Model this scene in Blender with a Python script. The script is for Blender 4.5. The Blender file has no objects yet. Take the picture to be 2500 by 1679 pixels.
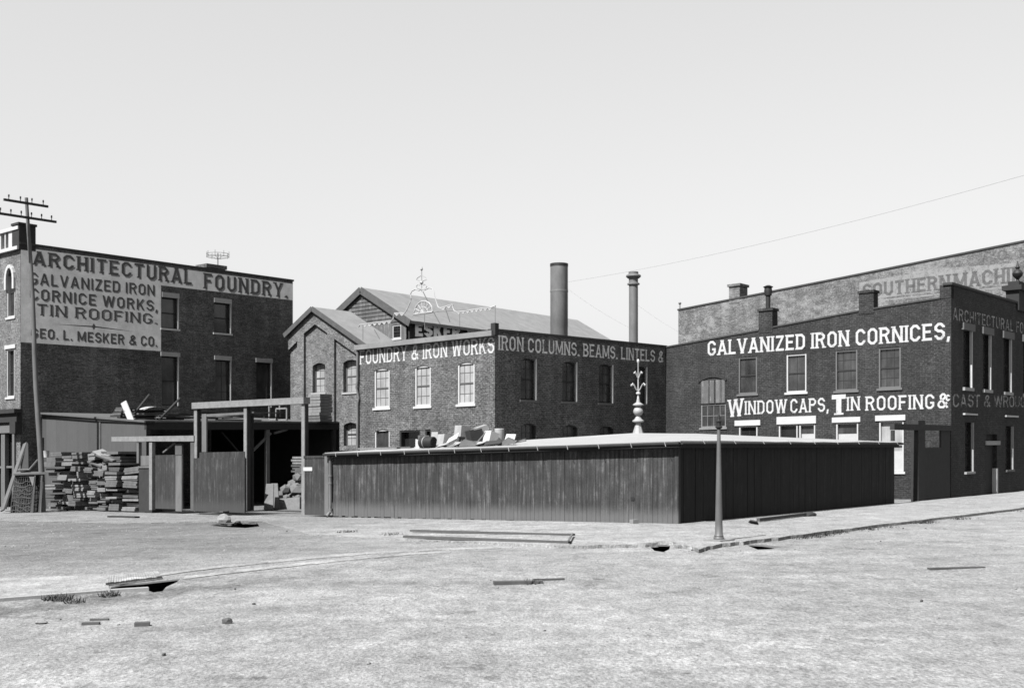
import bpy, bmesh, math, random
from mathutils import Vector, Matrix, noise, geometry
random.seed(7)
S = bpy.context.scene
COL = S.collection
# ---------------------------------------------------------------- camera, sky, sun, exposure
FPX, HY, EYE = 2847.0, 1110.0, 1.84          # focal length in photo pixels, horizon row, eye height
cam_d = bpy.data.cameras.new("camera"); cam = bpy.data.objects.new("camera", cam_d); COL.objects.link(cam)
cam.location = (0, 0, EYE); cam.rotation_euler = (math.radians(90), 0, 0)
cam_d.sensor_fit = 'HORIZONTAL'; cam_d.sensor_width = 36.0; cam_d.lens = FPX / 2500 * 36
cam_d.shift_y = (HY - 839.5) / 2500; cam_d.clip_start = .1; cam_d.clip_end = 3000
S.camera = cam
LD = Vector((-.7713, .6365)); RD = Vector((.6365, .7713))      # the two street directions
NL = Vector((-.6365, -.7713)); NR = Vector((.7713, -.6365))    # outward normals of the walls along them
SUN_EL, SUN_IN = math.radians(51), math.radians(1.0)
sh = -RD * math.cos(SUN_IN) + NR * math.sin(SUN_IN)
to_sun = Vector((sh.x * math.cos(SUN_EL), sh.y * math.cos(SUN_EL), math.sin(SUN_EL)))
W = bpy.data.worlds.new("World"); S.world = W; W.use_nodes = True
nt = W.node_tree; nt.nodes.clear()
sky = nt.nodes.new('ShaderNodeTexSky'); sky.sky_type = 'NISHITA'; sky.sun_disc = False
sky.sun_elevation = SUN_EL; sky.sun_rotation = math.atan2(sh.x, sh.y); sky.dust_density = 2.0; sky.air_density = 1.0
sep = nt.nodes.new('ShaderNodeSeparateColor'); bg = nt.nodes.new('ShaderNodeBackground'); wo = nt.nodes.new('ShaderNodeOutputWorld')
pw_ = nt.nodes.new('ShaderNodeMath'); pw_.operation = 'POWER'; pw_.inputs[1].default_value = .5; gn = nt.nodes.new('ShaderNodeMath'); gn.operation = 'MULTIPLY'; gn.inputs[1].default_value = 2.1
nt.links.new(sky.outputs[0], sep.inputs[0]); nt.links.new(sep.outputs[2], pw_.inputs[0]); nt.links.new(pw_.outputs[0], gn.inputs[0]); nt.links.new(gn.outputs[0], bg.inputs[0]); nt.links.new(bg.outputs[0], wo.inputs[0])
bg.inputs[1].default_value = .053            # the plate is blue-sensitive, black and white: the sky's blue channel as grey
sl = bpy.data.lights.new("sun", 'SUN'); sl.energy = 5.0; sl.angle = math.radians(.5); sl.color = (1, 1, 1)
so = bpy.data.objects.new("sun", sl); COL.objects.link(so)
so.rotation_euler = to_sun.to_track_quat('Z', 'Y').to_euler()
S.view_settings.view_transform = 'Standard'; S.view_settings.look = 'None'; S.view_settings.gamma = 1
S.view_settings.exposure = 1.8

S.cycles.pixel_filter_type = 'BLACKMAN_HARRIS'; S.cycles.filter_width = 1.6        # an old lens: a little soft

# ---------------------------------------------------------------- geometry of the place
def ray(px, py): return (px - 1250) / FPX, (HY - py) / FPX
def g(x, y): return .0159 * x - .00718 * y             # the lie of the ground
def gpt(px, py, lift=0.0):                              # where a sight line meets the ground
    a, b = ray(px, py); Y = (EYE - lift) / (.0159 * a - .00718 - b)
    return Vector((a * Y, Y, g(a * Y, Y) + lift))
def at(px, py, Y):
    a, b = ray(px, py); return Vector((a * Y, Y, EYE + b * Y))

class Face:
    """a vertical wall plane: u along it, v up it, d out of it"""
    def __init__(s, p, kind):
        s.x, s.y = p[0], p[1]; s.D = LD if kind == 'L' else RD; s.N = NL if kind == 'L' else NR
        s.k = -.0112 if kind == 'L' else .0097         # courses follow the fall of the street
    def u(s, px):
        a = (px - 1250) / FPX; return (a * s.y - s.x) / (s.D.x - a * s.D.y)
    def uv(s, px, py):
        u = s.u(px); Y = s.y + s.D.y * u; return u, EYE + (HY - py) / FPX * Y - s.k * u
    def P(s, u, v, d=0.0): return Vector((s.x + s.D.x * u + s.N.x * d, s.y + s.D.y * u + s.N.y * d, v + s.k * u))
    def xy(s, u, d=0.0): return (s.x + s.D.x * u + s.N.x * d, s.y + s.D.y * u + s.N.y * d)
    def gv(s, u, d=0.0):
        x, y = s.xy(u, d); return g(x, y) - s.k * u

p0 = gpt(1655, 1285)
FS = Face(p0, 'L'); FSR = Face(p0, 'R')                  # the board shed's two walls; FS is also the street line of the yard
cB1 = FS.xy(FS.u(50)); F1L = Face(cB1, 'L'); F1R = Face(cB1, 'R')
cB3 = FSR.xy(FSR.u(2322)); F3L = Face(cB3, 'L'); F3R = Face(cB3, 'R')
cI = F3L.xy(F3L.u(1625)); FIR = Face(cI, 'R')
cK = FIR.xy(FIR.u(1208)); F2L = Face(cK, 'L'); F2R = Face(cK, 'R')
a_, _ = ray(873, 0); F4L = Face((a_ * 62.4, 62.4), 'L')
a_, _ = ray(885, 0); F5L = Face((a_ * 73, 73), 'L')
a_, _ = ray(1656, 0); F6L = Face((a_ * 75, 75), 'L')

# ---------------------------------------------------------------- materials (a black-and-white world: greys only)
TONE = .385        # the plate is exposed generously: all greys sit lower than they print
class N:
    def __init__(s, name):
        s.m = bpy.data.materials.new(name); s.m.use_nodes = True; s.t = s.m.node_tree; s.t.nodes.clear()
        s.out = s.n('ShaderNodeOutputMaterial'); s.b = s.n('ShaderNodeBsdfPrincipled'); s.t.links.new(s.b.outputs[0], s.out.inputs[0])
        s.tc = s.n('ShaderNodeTexCoord'); s.b.inputs['Specular IOR Level'].default_value = .25
    def n(s, k): return s.t.nodes.new(k)
    def link(s, a, b): s.t.links.new(a, b)
    def math(s, op, a, b=None, c=None, clamp=False):
        m = s.n('ShaderNodeMath'); m.operation = op; m.use_clamp = clamp
        for i, v in enumerate((a, b, c)):
            if v is None: continue
            if isinstance(v, (int, float)): m.inputs[i].default_value = v
            else: s.link(v, m.inputs[i])
        return m.outputs[0]
    def coord(s, kind, sc):
        mp = s.n('ShaderNodeMapping'); mp.inputs['Scale'].default_value = sc; s.link(s.tc.outputs[kind], mp.inputs[0]); return mp.outputs[0]
    def noise(s, kind, sc, detail=4, rough=.6):
        t = s.n('ShaderNodeTexNoise'); t.inputs['Scale'].default_value = 1; t.inputs['Detail'].default_value = detail
        t.inputs['Roughness'].default_value = rough; s.link(s.coord(kind, sc), t.inputs['Vector']); return t.outputs[0]
    def ramp(s, v, lo, hi):   # smooth 0..1
        r = s.n('ShaderNodeMapRange'); r.interpolation_type = 'SMOOTHSTEP'; r.inputs[1].default_value = lo; r.inputs[2].default_value = hi
        s.link(v, r.inputs[0]); return r.outputs[0]
    def mix(s, f, a, b):      # scalar mix a..b
        d = s.math('SUBTRACT', b, a); return s.math('MULTIPLY_ADD', f, d, a)
    def done(s, v, rough=.9, bump=None, bs=.3, bd=.02, metal=0):
        c = s.n('ShaderNodeCombineColor'); v = s.math('MAXIMUM', s.math('MULTIPLY', v, TONE), .003)
        for i in range(3): s.link(v, c.inputs[i])
        s.link(c.outputs[0], s.b.inputs['Base Color']); s.b.inputs['Metallic'].default_value = metal
        if isinstance(rough, float): s.b.inputs['Roughness'].default_value = rough
        else: s.link(rough, s.b.inputs['Roughness'])
        if bump is not None:
            bn = s.n('ShaderNodeBump'); bn.inputs['Strength'].default_value = bs; bn.inputs['Distance'].default_value = bd
            s.link(bump, bn.inputs['Height']); s.link(bn.outputs[0], s.b.inputs['Normal'])
        return s.m

def plain(name, val, amp=.25, sc=3.0, rough=.85, kind='Object', stretch=(1, 1, 1), metal=0, fine=.15):
    w = N(name); a = w.noise(kind, tuple(sc * k for k in stretch), 5, .65); f = w.noise(kind, (37, 41, 29), 2, .7)
    v = w.math('MULTIPLY', w.math('MULTIPLY_ADD', w.math('SUBTRACT', a, .5), 2.6 * amp, 1), val)
    v = w.math('MULTIPLY', v, w.math('MULTIPLY_ADD', w.math('SUBTRACT', f, .5), 2.6 * fine, 1))
    return w.done(v, rough, a, .25, .02, metal)

def brick(name, b1, b2, mortar, stain=.35, worn=0.0, wornval=.3):
    w = N(name); t = w.n('ShaderNodeTexBrick'); t.offset = .5
    t.inputs['Scale'].default_value = 1; t.inputs['Brick Width'].default_value = .235; t.inputs['Row Height'].default_value = .082
    t.inputs['Mortar Size'].default_value = .009; t.inputs['Mortar Smooth'].default_value = .3; t.inputs['Bias'].default_value = -.1
    wob = w.noise('UV', (1.3, 1.3, 1), 2); w.link(w.coord('UV', (1, 1, 1)), t.inputs['Vector'])
    for i, v in ((1, b1), (2, b2), (3, mortar)): t.inputs[i].default_value = (v, v, v, 1)
    s = w.n('ShaderNodeSeparateColor'); w.link(t.outputs[0], s.inputs[0]); v = s.outputs[0]; stain = stain * 1.5
    big = w.noise('UV', (.35, .5, 1), 5, .6); mid = w.noise('UV', (2.2, 3.5, 1), 5, .7); fine = w.noise('UV', (9, 14, 1), 3, .75); str_ = w.noise('UV', (1.4, .12, 1), 4, .6); grain = w.noise('UV', (21, 27, 1), 2, .7)
    for nz, am in ((big, stain), (mid, .75), (fine, 1.35), (grain, 1.2), (str_, .55)):
        v = w.math('MULTIPLY', v, w.math('MULTIPLY_ADD', w.math('SUBTRACT', nz, .5), 2 * am * 1.3, 1))
    if worn:
        k = w.ramp(w.math('ADD', w.math('MULTIPLY', big, .6), w.math('MULTIPLY', mid, .4)), .62 - worn, .72 - worn * .6)
        v = w.mix(w.math('MULTIPLY', k, .7), v, wornval)
    return w.done(v, .92, t.outputs[1], -.35, .01)

def planks(name, base, width=.2, streak=.45, dust=None, rough=.88, joint=.35):
    w = N(name); sx = w.n('ShaderNodeSeparateXYZ'); w.link(w.tc.outputs['UV'], sx.inputs[0])
    q = w.math('DIVIDE', sx.outputs[0], width); fl = w.math('FLOOR', q); fr = w.math('FRACT', q)
    wn = w.n('ShaderNodeTexWhiteNoise'); wn.noise_dimensions = '1D'; w.link(fl, wn.inputs['W'])
    off = w.n('ShaderNodeCombineXYZ'); w.link(w.math('MULTIPLY', sx.outputs[0], 14), off.inputs[0]); w.link(w.math('MULTIPLY_ADD', wn.outputs[0], 30, w.math('MULTIPLY', sx.outputs[1], .8)), off.inputs[1]); w.link(w.math('MULTIPLY', wn.outputs[0], 9), off.inputs[2])
    t = w.n('ShaderNodeTexNoise'); t.inputs['Scale'].default_value = 1; t.inputs['Detail'].default_value = 5; t.inputs['Roughness'].default_value = .5; w.link(off.outputs[0], t.inputs['Vector'])
    blot = w.noise('UV', (3.2, 2.2, 1), 5, .7); grit = w.noise('UV', (30, 30, 1), 2, .7)
    v = w.math('MULTIPLY_ADD', w.math('SUBTRACT', wn.outputs[0], .5), .34, 1)
    for nz, am in ((t.outputs[0], streak), (blot, min(.7, streak * .9)), (grit, .75 if streak > .2 else .35)):
        v = w.math('MULTIPLY', v, w.math('MULTIPLY_ADD', w.math('SUBTRACT', nz, .5), 2.6 * am, 1))
    flake = w.ramp(w.math('MULTIPLY', t.outputs[0], blot), .285, .37)
    v = w.math('MULTIPLY', w.math('ADD', v, w.math('MULTIPLY', flake, .8 if streak > .2 else 0)), base)
    e = w.math('MINIMUM', fr, w.math('SUBTRACT', 1, fr)); j = w.ramp(e, .012, .05)
    v = w.math('MULTIPLY', v, w.math('MULTIPLY_ADD', j, joint, 1 - joint))
    if dust:      # dried mud splashed up from the street
        top, dv = dust; k = w.ramp(w.math('ADD', sx.outputs[1], w.math('MULTIPLY', w.math('SUBTRACT', blot, .5), .5)), top, 0.0)
        v = w.mix(w.math('MULTIPLY', k, .7), v, dv)
    return w.done(v, rough, j, .5, .01)

def ground_mat(name, val, patch=.22, speck=.5, tint=None, gutter=None):
    w = N(name); big = w.noise('Object', (.10, .12, .1), 5, .55); mid = w.noise('Object', (1.1, .8, 1), 6, .7)
    fine = w.noise('Object', (8, 4.4, 4), 5, .75); grit = w.noise('Object', (30, 15, 12), 3, .75); ruts = w.noise('Object', (.25, 1.3, 1), 5, .6); lumps = w.noise('Object', (2.6, 1.5, 2), 6, .75)
    v = w.math('MULTIPLY_ADD', w.math('SUBTRACT', big, .5), 2.4 * patch, 1)
    for nz, am in ((mid, .52), (fine, .62), (grit, speck * .62), (ruts, .34), (lumps, .45)):
        v = w.math('MULTIPLY', v, w.math('MULTIPLY_ADD', w.math('SUBTRACT', nz, .5), 2.2 * am, 1))
    strk = w.noise('Object', (3.4, 2.4, 3), 5, .75); dk = w.ramp(w.math('MULTIPLY', strk, mid), .185, .12); v = w.math('MULTIPLY', v, w.math('MULTIPLY_ADD', dk, -.5, 1))
    pb = w.ramp(w.noise('Object', (13, 4, 13), 3, .7), .35, .28); v = w.math('MULTIPLY', v, w.math('MULTIPLY_ADD', pb, -.45, 1))
    v = w.math('MULTIPLY', v, val)
    if tint:      # damper, darker earth of the side street
        sx = w.n('ShaderNodeSeparateXYZ'); w.link(w.tc.outputs['Object'], sx.inputs[0])
        q = w.math('ADD', w.math('MULTIPLY', sx.outputs[0], -1), w.math('MULTIPLY', w.math('SUBTRACT', mid, .5), 3))
        q = w.math('ADD', q, w.math('MULTIPLY', w.math('SUBTRACT', sx.outputs[1], 28), .35))
        k = w.ramp(q, tint[0], tint[1]); v = w.math('MULTIPLY', v, w.math('MULTIPLY_ADD', k, tint[2] - 1, 1))
    if gutter:    # a damp strip of black earth along the gutter
        (ax, ay), (bx_, by), hw, k_ = gutter; L = math.hypot(bx_ - ax, by - ay); nx, ny = -(by - ay) / L, (bx_ - ax) / L
        sx = w.n('ShaderNodeSeparateXYZ'); w.link(w.tc.outputs['Object'], sx.inputs[0])
        d = w.math('ADD', w.math('MULTIPLY', sx.outputs[0], nx), w.math('MULTIPLY_ADD', sx.outputs[1], ny, -(nx * ax + ny * ay)))
        d = w.math('ADD', w.math('ABSOLUTE', d), w.math('MULTIPLY', w.math('SUBTRACT', lumps, .5), 2.6))
        k = w.math('MULTIPLY', w.ramp(d, hw, 0.0), w.ramp(sx.outputs[0], bx_ + 1.5, bx_ - 3)); v = w.math('MULTIPLY', v, w.math('MULTIPLY_ADD', k, k_ - 1, 1))
    h = w.math('ADD', w.math('MULTIPLY', mid, 1.0), w.math('ADD', w.math('MULTIPLY', fine, .5), w.math('MULTIPLY', ruts, .6)))
    return w.done(v, .95, w.math('ADD', h, lumps), .8, .09)

def pane_mat(name, val, amp=.4):
    w = N(name); a = w.noise('UV', (1.6, 1.1, 1), 4, .6); st = w.noise('UV', (5, .4, 1), 3, .6)
    v = w.math('MULTIPLY', w.math('MULTIPLY_ADD', w.math('SUBTRACT', a, .5), 3.2 * amp, 1), val)
    v = w.math('MULTIPLY', v, w.math('MULTIPLY_ADD', w.math('SUBTRACT', st, .5), 1.8 * amp, 1))
    w.b.inputs['Specular IOR Level'].default_value = .5
    return w.done(v, .16, a, .12, .02)

def letter_mat(name, val, wear=.3, cut=None):
    w = N(name); a = w.noise('Object', (3, 3, 3), 5, .7); f = w.noise('Object', (22, 22, 40), 3, .7)
    v = w.math('MULTIPLY', w.math('MULTIPLY_ADD', w.math('SUBTRACT', a, .5), 2 * wear, 1), val)
    v = w.math('MULTIPLY', v, w.math('MULTIPLY_ADD', w.math('SUBTRACT', f, .5), 1.6 * wear, 1))
    m = w.done(v, .85)
    if cut is not None:      # paint flaked off the wall
        tr = w.n('ShaderNodeBsdfTransparent'); mx = w.n('ShaderNodeMixShader'); k = w.ramp(w.math('ADD', w.math('MULTIPLY', a, .55), w.math('MULTIPLY', f, .45)), cut - .07, cut + .07)
        w.link(k, mx.inputs[0]); w.link(tr.outputs[0], mx.inputs[1]); w.link(w.b.outputs[0], mx.inputs[2]); w.link(mx.outputs[0], w.out.inputs[0])
    return m

MT = {}
MT['brickB1'] = brick('dark_brick', .085, .145, .15, .4); MT['brickFront'] = brick('painted_front_brick', .15, .19, .17, .2)
MT['brickF'] = brick('foundry_brick', .072, .12, .21, .3); MT['brickG'] = brick('red_brick', .020, .036, .066, .35)
MT['brickGab'] = brick('pale_brick', .13, .19, .19, .25); MT['brickOld'] = brick('old_brick', .15, .20, .20, .3, .14, .34)
MT['coping'] = plain('coping_tile', .055); MT['roofTin'] = plain('old_tin_roof', .25, .3, 1.4, fine=.35); MT['roofPale'] = plain('bright_tin_roof', .40, .16, .8, .8, fine=.3)
MT['tar'] = plain('tar_roof', .12); MT['white'] = plain('white_paint', .62, .10, 4, .7); MT['stone'] = plain('pale_stone', .42, .18, 5)
MT['greyp'] = plain('grey_paint', .16, .15, 4); MT['darkp'] = plain('dark_paint', .028, .3, 4); MT['black'] = plain('black_iron', .02, .3, 6, .6)
MT['pane'] = pane_mat('window_glass', .40, .4); MT['sash'] = plain('sash_paint', .03, .3, 5); MT['sashL'] = plain('grey_sash', .12, .3, 5); MT['paneD'] = pane_mat('dark_window_glass', .022, .5); MT['paneR'] = pane_mat('shaded_window_glass', .075, .6); MT['paneG'] = pane_mat('dusty_window_glass', .06, .8); MT['blind'] = plain('window_blind', .55, .12, 3)  # glass on shaded walls is a paler copy, its colour making up for shade
MT['sign'] = plain('whitewashed_sign_ground', 1.2, .3, 2.2, .9, fine=.3); MT['let'] = letter_mat('white_lettering', .62, .3, .385); MT['letF'] = letter_mat('faded_white_lettering', 1.0, .5, .40)
MT['letD'] = letter_mat('dark_lettering', .14, .5, .37); MT['letS'] = letter_mat('lettering_drop_shade', .36, .4, .42); MT['letO'] = letter_mat('weathered_grey_lettering', .13, .4, .43); MT['band'] = letter_mat('flaking_sign_band', .29, .3, .425)
MT['letO2'] = letter_mat('sooty_white_lettering', 1.5, .25); MT['letFa'] = letter_mat('dim_old_lettering', .42, .5, .45); MT['letFb'] = letter_mat('ghost_lettering', .42, .5, .47)
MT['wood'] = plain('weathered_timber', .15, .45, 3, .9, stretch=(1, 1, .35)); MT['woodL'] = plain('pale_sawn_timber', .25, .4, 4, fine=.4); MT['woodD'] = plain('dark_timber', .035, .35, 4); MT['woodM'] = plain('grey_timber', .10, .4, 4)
MT['tin'] = plain('galvanised_sheet', .40, .25, 4, .5); MT['tinB'] = plain('bright_galvanised_sheet', .6, .12, 4, .45); MT['tinC'] = plain('dull_white_tin', .48, .3, 5, .6); MT['iron'] = plain('sooty_iron', .17, .5, 1.6, .6, stretch=(1, 1, .5)); MT['post'] = plain('painted_iron', .14, .3, 5, .5, stretch=(1, 1, .3))
MT['shedF'] = planks('shed_boards', .052, .165, 1.1, (.45, .17)); MT['shedR'] = planks('shed_shade_boards', .014, .22, .5)  # side boards a darker copy of the front: wall's shade put into colour
MT['fence'] = planks('fence_boards', .036, .28, .6, (.4, .07)); MT['leanto'] = planks('sheet_siding', .088, .95, .12, None, .88, .10); MT['siding'] = planks('gable_siding', .15, .30, .3)
MT['mud'] = plain('pit_shade_mud', .018, .3, 4, .9); MT['stoneG'] = plain('field_stone', .28, .3, 8); MT['rubble'] = plain('rubble_stone', .16, .4, 5)  # gutter pit mud set near black so its colour deepens the pit's shade
MT['ground'] = ground_mat('dirt_street', .305, .48, 1.8, (0, 11, .56), ((gpt(-50, 1498).x, gpt(-50, 1498).y), (gpt(760, 1404).x, gpt(760, 1404).y), .95, .55)); MT['pave'] = ground_mat('trodden_pavement', .34, .18, 1.5, (3, 11, .72)); MT['cross'] = ground_mat('pale_crossing_stone', .37, .10, .7)
MT['gravel'] = plain('mixed_gravel', .24, .9, 5, .95, fine=.9); MT['weed'] = plain('dry_weeds', .06, .5, 9)

# ---------------------------------------------------------------- mesh building
ORG = {}
class MB:
    def __init__(s): s.v = []; s.f = []; s.uv = []; s.sm = []
    def face(s, pts, uvs=None, smooth=False):
        i = len(s.v); s.v += [Vector(p) for p in pts]; s.f.append(tuple(range(i, i + len(pts)))); s.sm.append(smooth)
        if uvs is None:
            a = Vector(pts[0]); e = Vector(pts[1]) - a; n = e.cross(Vector(pts[-1]) - a)
            e = Vector((-n.y, n.x, 0)) if n.xy.length > 1e-4 * max(n.length, 1e-9) and abs(n.z) < .9 * n.length else Vector((1, 0, 0))
            e.normalize(); n.normalize(); w = n.cross(e); uvs = [(Vector(p).dot(e), Vector(p).dot(w)) for p in pts]
        s.uv.append(uvs); return s
    def hexa(s, q):   # 8 corners: bottom 0-3, top 4-7
        for f in ((3, 2, 1, 0), (4, 5, 6, 7), (0, 1, 5, 4), (1, 2, 6, 5), (2, 3, 7, 6), (3, 0, 4, 7)): s.face([q[i] for i in f])
        return s
    def fbox(s, F, u0, u1, v0, v1, d0, d1, v0b=None, v1b=None):
        v0b = v0 if v0b is None else v0b; v1b = v1 if v1b is None else v1b
        c = [F.P(u0, v0, d0), F.P(u1, v0b, d0), F.P(u1, v0b, d1), F.P(u0, v0, d1), F.P(u0, v1, d0), F.P(u1, v1b, d0), F.P(u1, v1b, d1), F.P(u0, v1, d1)]
        U = [(u0, v0), (u1, v0b), (u1, v0b), (u0, v0), (u0, v1), (u1, v1b), (u1, v1b), (u0, v1)]; Dd = (d0, d0, d1, d1) * 2
        for f, k in (((3, 2, 1, 0), 2), ((4, 5, 6, 7), 2), ((0, 1, 5, 4), 0), ((1, 2, 6, 5), 1), ((2, 3, 7, 6), 0), ((3, 0, 4, 7), 1)):
            s.face([c[i] for i in f], [(U[i][0], U[i][1]) if k == 0 else (Dd[i] + u0, U[i][1]) if k == 1 else (U[i][0], Dd[i]) for i in f])
        return s
    def prism(s, F, pts, d0, d1):
        n = len(pts); s.face([F.P(u, v, d1) for u, v in pts], pts); s.face([F.P(u, v, d0) for u, v in reversed(pts)], list(reversed(pts)))
        for i in range(n):
            a, b = pts[i], pts[(i + 1) % n]; s.face([F.P(*a, d0), F.P(*b, d0), F.P(*b, d1), F.P(*a, d1)], [(d0, a[1]), (d0, b[1]), (d1, b[1]), (d1, a[1])])
        return s
    def beam(s, a, b, w, t, up=Vector((0, 0, 1)), roll=0.0):
        a = Vector(a); b = Vector(b); d = (b - a).normalized(); sd = d.cross(up)
        if sd.length < 1e-3: sd = Vector((1, 0, 0))
        sd.normalize(); n = sd.cross(d)
        if roll: R = Matrix.Rotation(roll, 3, d); sd = R @ sd; n = R @ n
        q = []
        for e in (-1, 1):
            for (p, x) in ((a, -1), (a, 1), (b, 1), (b, -1)): q.append(p + sd * (x * w / 2) + n * (e * t / 2))
        s.hexa(q); return s
    def box(s, c, sx, sy, sz, R=None):   # c = centre of the base
        R = R or Matrix.Identity(3); q = []
        for z in (0, sz):
            for x, y in ((-1, -1), (1, -1), (1, 1), (-1, 1)): q.append(Vector(c) + R @ Vector((x * sx / 2, y * sy / 2, z)))
        s.hexa(q); return s
    def tube(s, pts, r, seg=8, caps=True):
        pts = [Vector(p) for p in pts]; rr = r if isinstance(r, (list, tuple)) else [r] * len(pts); rings = []
        for i, p in enumerate(pts):
            d = (pts[min(i + 1, len(pts) - 1)] - pts[max(i - 1, 0)]).normalized(); x = d.cross(Vector((.31, .77, .56)) if abs(d.z) < .9 else Vector((1, 0, 0))).normalized(); y = d.cross(x)
            rings.append([p + (x * math.cos(t) + y * math.sin(t)) * rr[i] for t in [2 * math.pi * k / seg for k in range(seg)]])
        for i in range(len(pts) - 1):
            for k in range(seg):
                k2 = (k + 1) % seg; s.face([rings[i][k], rings[i][k2], rings[i + 1][k2], rings[i + 1][k]], None, True)
        if caps: s.face(list(reversed(rings[0]))); s.face(rings[-1])
        return s
    def lathe(s, c, prof, seg=20):       # prof: (radius, height) going up
        c = Vector(c); rings = [[c + Vector((r * math.cos(2 * math.pi * k / seg), r * math.sin(2 * math.pi * k / seg), h)) for k in range(seg)] for r, h in prof]
        for i in range(len(prof) - 1):
            for k in range(seg):
                k2 = (k + 1) % seg; s.face([rings[i][k], rings[i][k2], rings[i + 1][k2], rings[i + 1][k]], None, abs(prof[i + 1][1] - prof[i][1]) > .004)
        s.face(list(reversed(rings[0]))); s.face(rings[-1]); return s
    def build(s, name, m, parent=None, label=None):
        org = ORG.get(parent, Vector((0, 0, 0))) if parent else None
        if org is None:
            n = len(s.v); lo = min(v.z for v in s.v); org = Vector((sum(v.x for v in s.v) / n, sum(v.y for v in s.v) / n, lo))
        me = bpy.data.meshes.new(name); vs = [v - org for v in s.v]
        me.from_pydata(vs, [], s.f); ul = me.uv_layers.new(name='UVMap')
        fl = [c for u in s.uv for p in u for c in p]; ul.data.foreach_set('uv', fl)
        me.polygons.foreach_set('use_smooth', s.sm); me.materials.append(MT[m] if isinstance(m, str) else m)
        if any(s.sm):
            bm = bmesh.new(); bm.from_mesh(me); bmesh.ops.remove_doubles(bm, verts=bm.verts, dist=.0005)
            for e in bm.edges:
                if len(e.link_faces) == 2 and e.calc_face_angle(0) > .7: e.smooth = False
            bm.to_mesh(me); bm.free()
        o = bpy.data.objects.new(name, me); COL.objects.link(o)
        if parent: o.parent = parent
        else: o.location = org
        ORG[o] = org
        if label: o['label'] = label
        return o
def tag(o, label, cat, group=None, kind=None):
    o['label'] = label; o['category'] = cat
    if group: o['group'] = group
    if kind: o['kind'] = kind
    return o
def thing(name, p, label, cat, group=None):
    o = bpy.data.objects.new(name, None); COL.objects.link(o); o.location = p; o.empty_display_size = .3; ORG[o] = Vector(p); return tag(o, label, cat, group)
def struct(o): o['kind'] = 'structure'; return o

# ---------------------------------------------------------------- signwriter's alphabet
def glyphs(T):
    h = T / 2; b = h; t = 1 - h; m = .52
    G = {}
    def oc(w, c=.15): l, r = h, w - h; return [(l + c, b), (r - c, b), (r, b + c), (r, t - c), (r - c, t), (l + c, t), (l, t - c), (l, b + c)]
    def st(x, y0=0, y1=1): return ('D', (x, y0), (x, y1))
    c = .15; w = .62; l, r = h, w - h
    P_ = ('P', [(l, t), (r - c, t), (r, t - c), (r, m + c), (r - c, m), (l, m)])
    G['A'] = (.70, [('D', (h, 0), (.35, 1)), ('D', (.70 - h, 0), (.35, 1)), ('P', [(.2, .30), (.5, .30)])])
    G['B'] = (w, [st(l), ('P', [(l, t), (r - c - .03, t), (r - .03, t - c), (r - .03, m + c), (r - .03 - c, m), (l, m)]), ('P', [(r - .03 - c, m), (r, m - c), (r, b + c), (r - c, b), (l, b)])])
    cc = [(r, .70), (r, t - c), (r - c, t), (l + c, t), (l, t - c), (l, b + c), (l + c, b), (r - c, b), (r, b + c), (r, .30)]
    G['C'] = (w, [('P', cc)]); G['G'] = (w, [('P', cc[:-1] + [(r, .42), (.34, .42)])])
    G['D'] = (w, [st(l), ('P', [(l, t), (r - c, t), (r, t - c), (r, b + c), (r - c, b), (l, b)])])
    G['E'] = (.56, [st(l), ('P', [(l, t), (.56, t)]), ('P', [(l, m), (.48, m)]), ('P', [(l, b), (.56, b)])])
    G['F'] = (.54, [st(l), ('P', [(l, t), (.54, t)]), ('P', [(l, m), (.46, m)])])
    G['H'] = (w, [st(l), st(r), ('P', [(l, .5), (r, .5)])]); G['I'] = (T, [st(h)])
    G['K'] = (.64, [st(l), ('D', (l + .05, .34), (.64 - h, 1)), ('D', (.64 - h, 0), (.30, .55))])
    G['L'] = (.52, [st(l), ('P', [(l, b), (.52, b)])])
    G['M'] = (.82, [st(l), st(.82 - h), ('D', (.41, .12), (l, 1)), ('D', (.41, .12), (.82 - h, 1))])
    G['N'] = (.66, [st(l), st(.66 - h), ('D', (.66 - h, 0), (l, 1))])
    G['O'] = (w, [('C', oc(w))]); G['P'] = (.60, [st(l), P_]); G['R'] = (.64, [st(l), P_, ('D', (.64 - h, 0), (.36, m))])
    G['S'] = (.60, [('P', [(r, .72), (r, t - c), (r - c, t), (l + c, t), (l, t - c), (l, m + c * .8), (l + c, m), (r - c, m), (r, m - c * .8), (r, b + c), (r - c, b), (l + c, b), (l, b + c), (l, .28)])])
    G['T'] = (.60, [st(.30), ('P', [(0, t), (.60, t)])])
    G['U'] = (w, [('P', [(l, 1), (l, b + c), (l + c, b), (r - c, b), (r, b + c), (r, 1)])])
    G['V'] = (.68, [('D', (.34, 0), (h, 1)), ('D', (.34, 0), (.68 - h, 1))])
    G['W'] = (1.0, [('D', (.27, 0), (h, 1)), ('D', (.27, 0), (.5, 1)), ('D', (.73, 0), (.5, 1)), ('D', (.73, 0), (1 - h, 1))])
    G['Y'] = (.66, [('D', (.33, .45), (h, 1)), ('D', (.33, .45), (.66 - h, 1)), st(.33, 0, .5)])
    G['Z'] = (.58, [('P', [(.02, t), (.57, t)]), ('P', [(0, b), (.58, b)]), ('D', (h, T * .5), (.58 - h, 1 - T * .5))])
    G['&'] = (.72, [('P', [(.70, .04), (.24, .64), (.22, .80), (.34, t), (.46, t), (.56, .82), (.50, .68), (.14, .40), (h, .28), (h, .18), (.18, b), (.42, b), (.66, .40)])])
    G[','] = (.16, [('D', (.04, -.16), (.10, .16))]); G['.'] = (.15, [('D', (.08, 0), (.08, T))])
    return G
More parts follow.
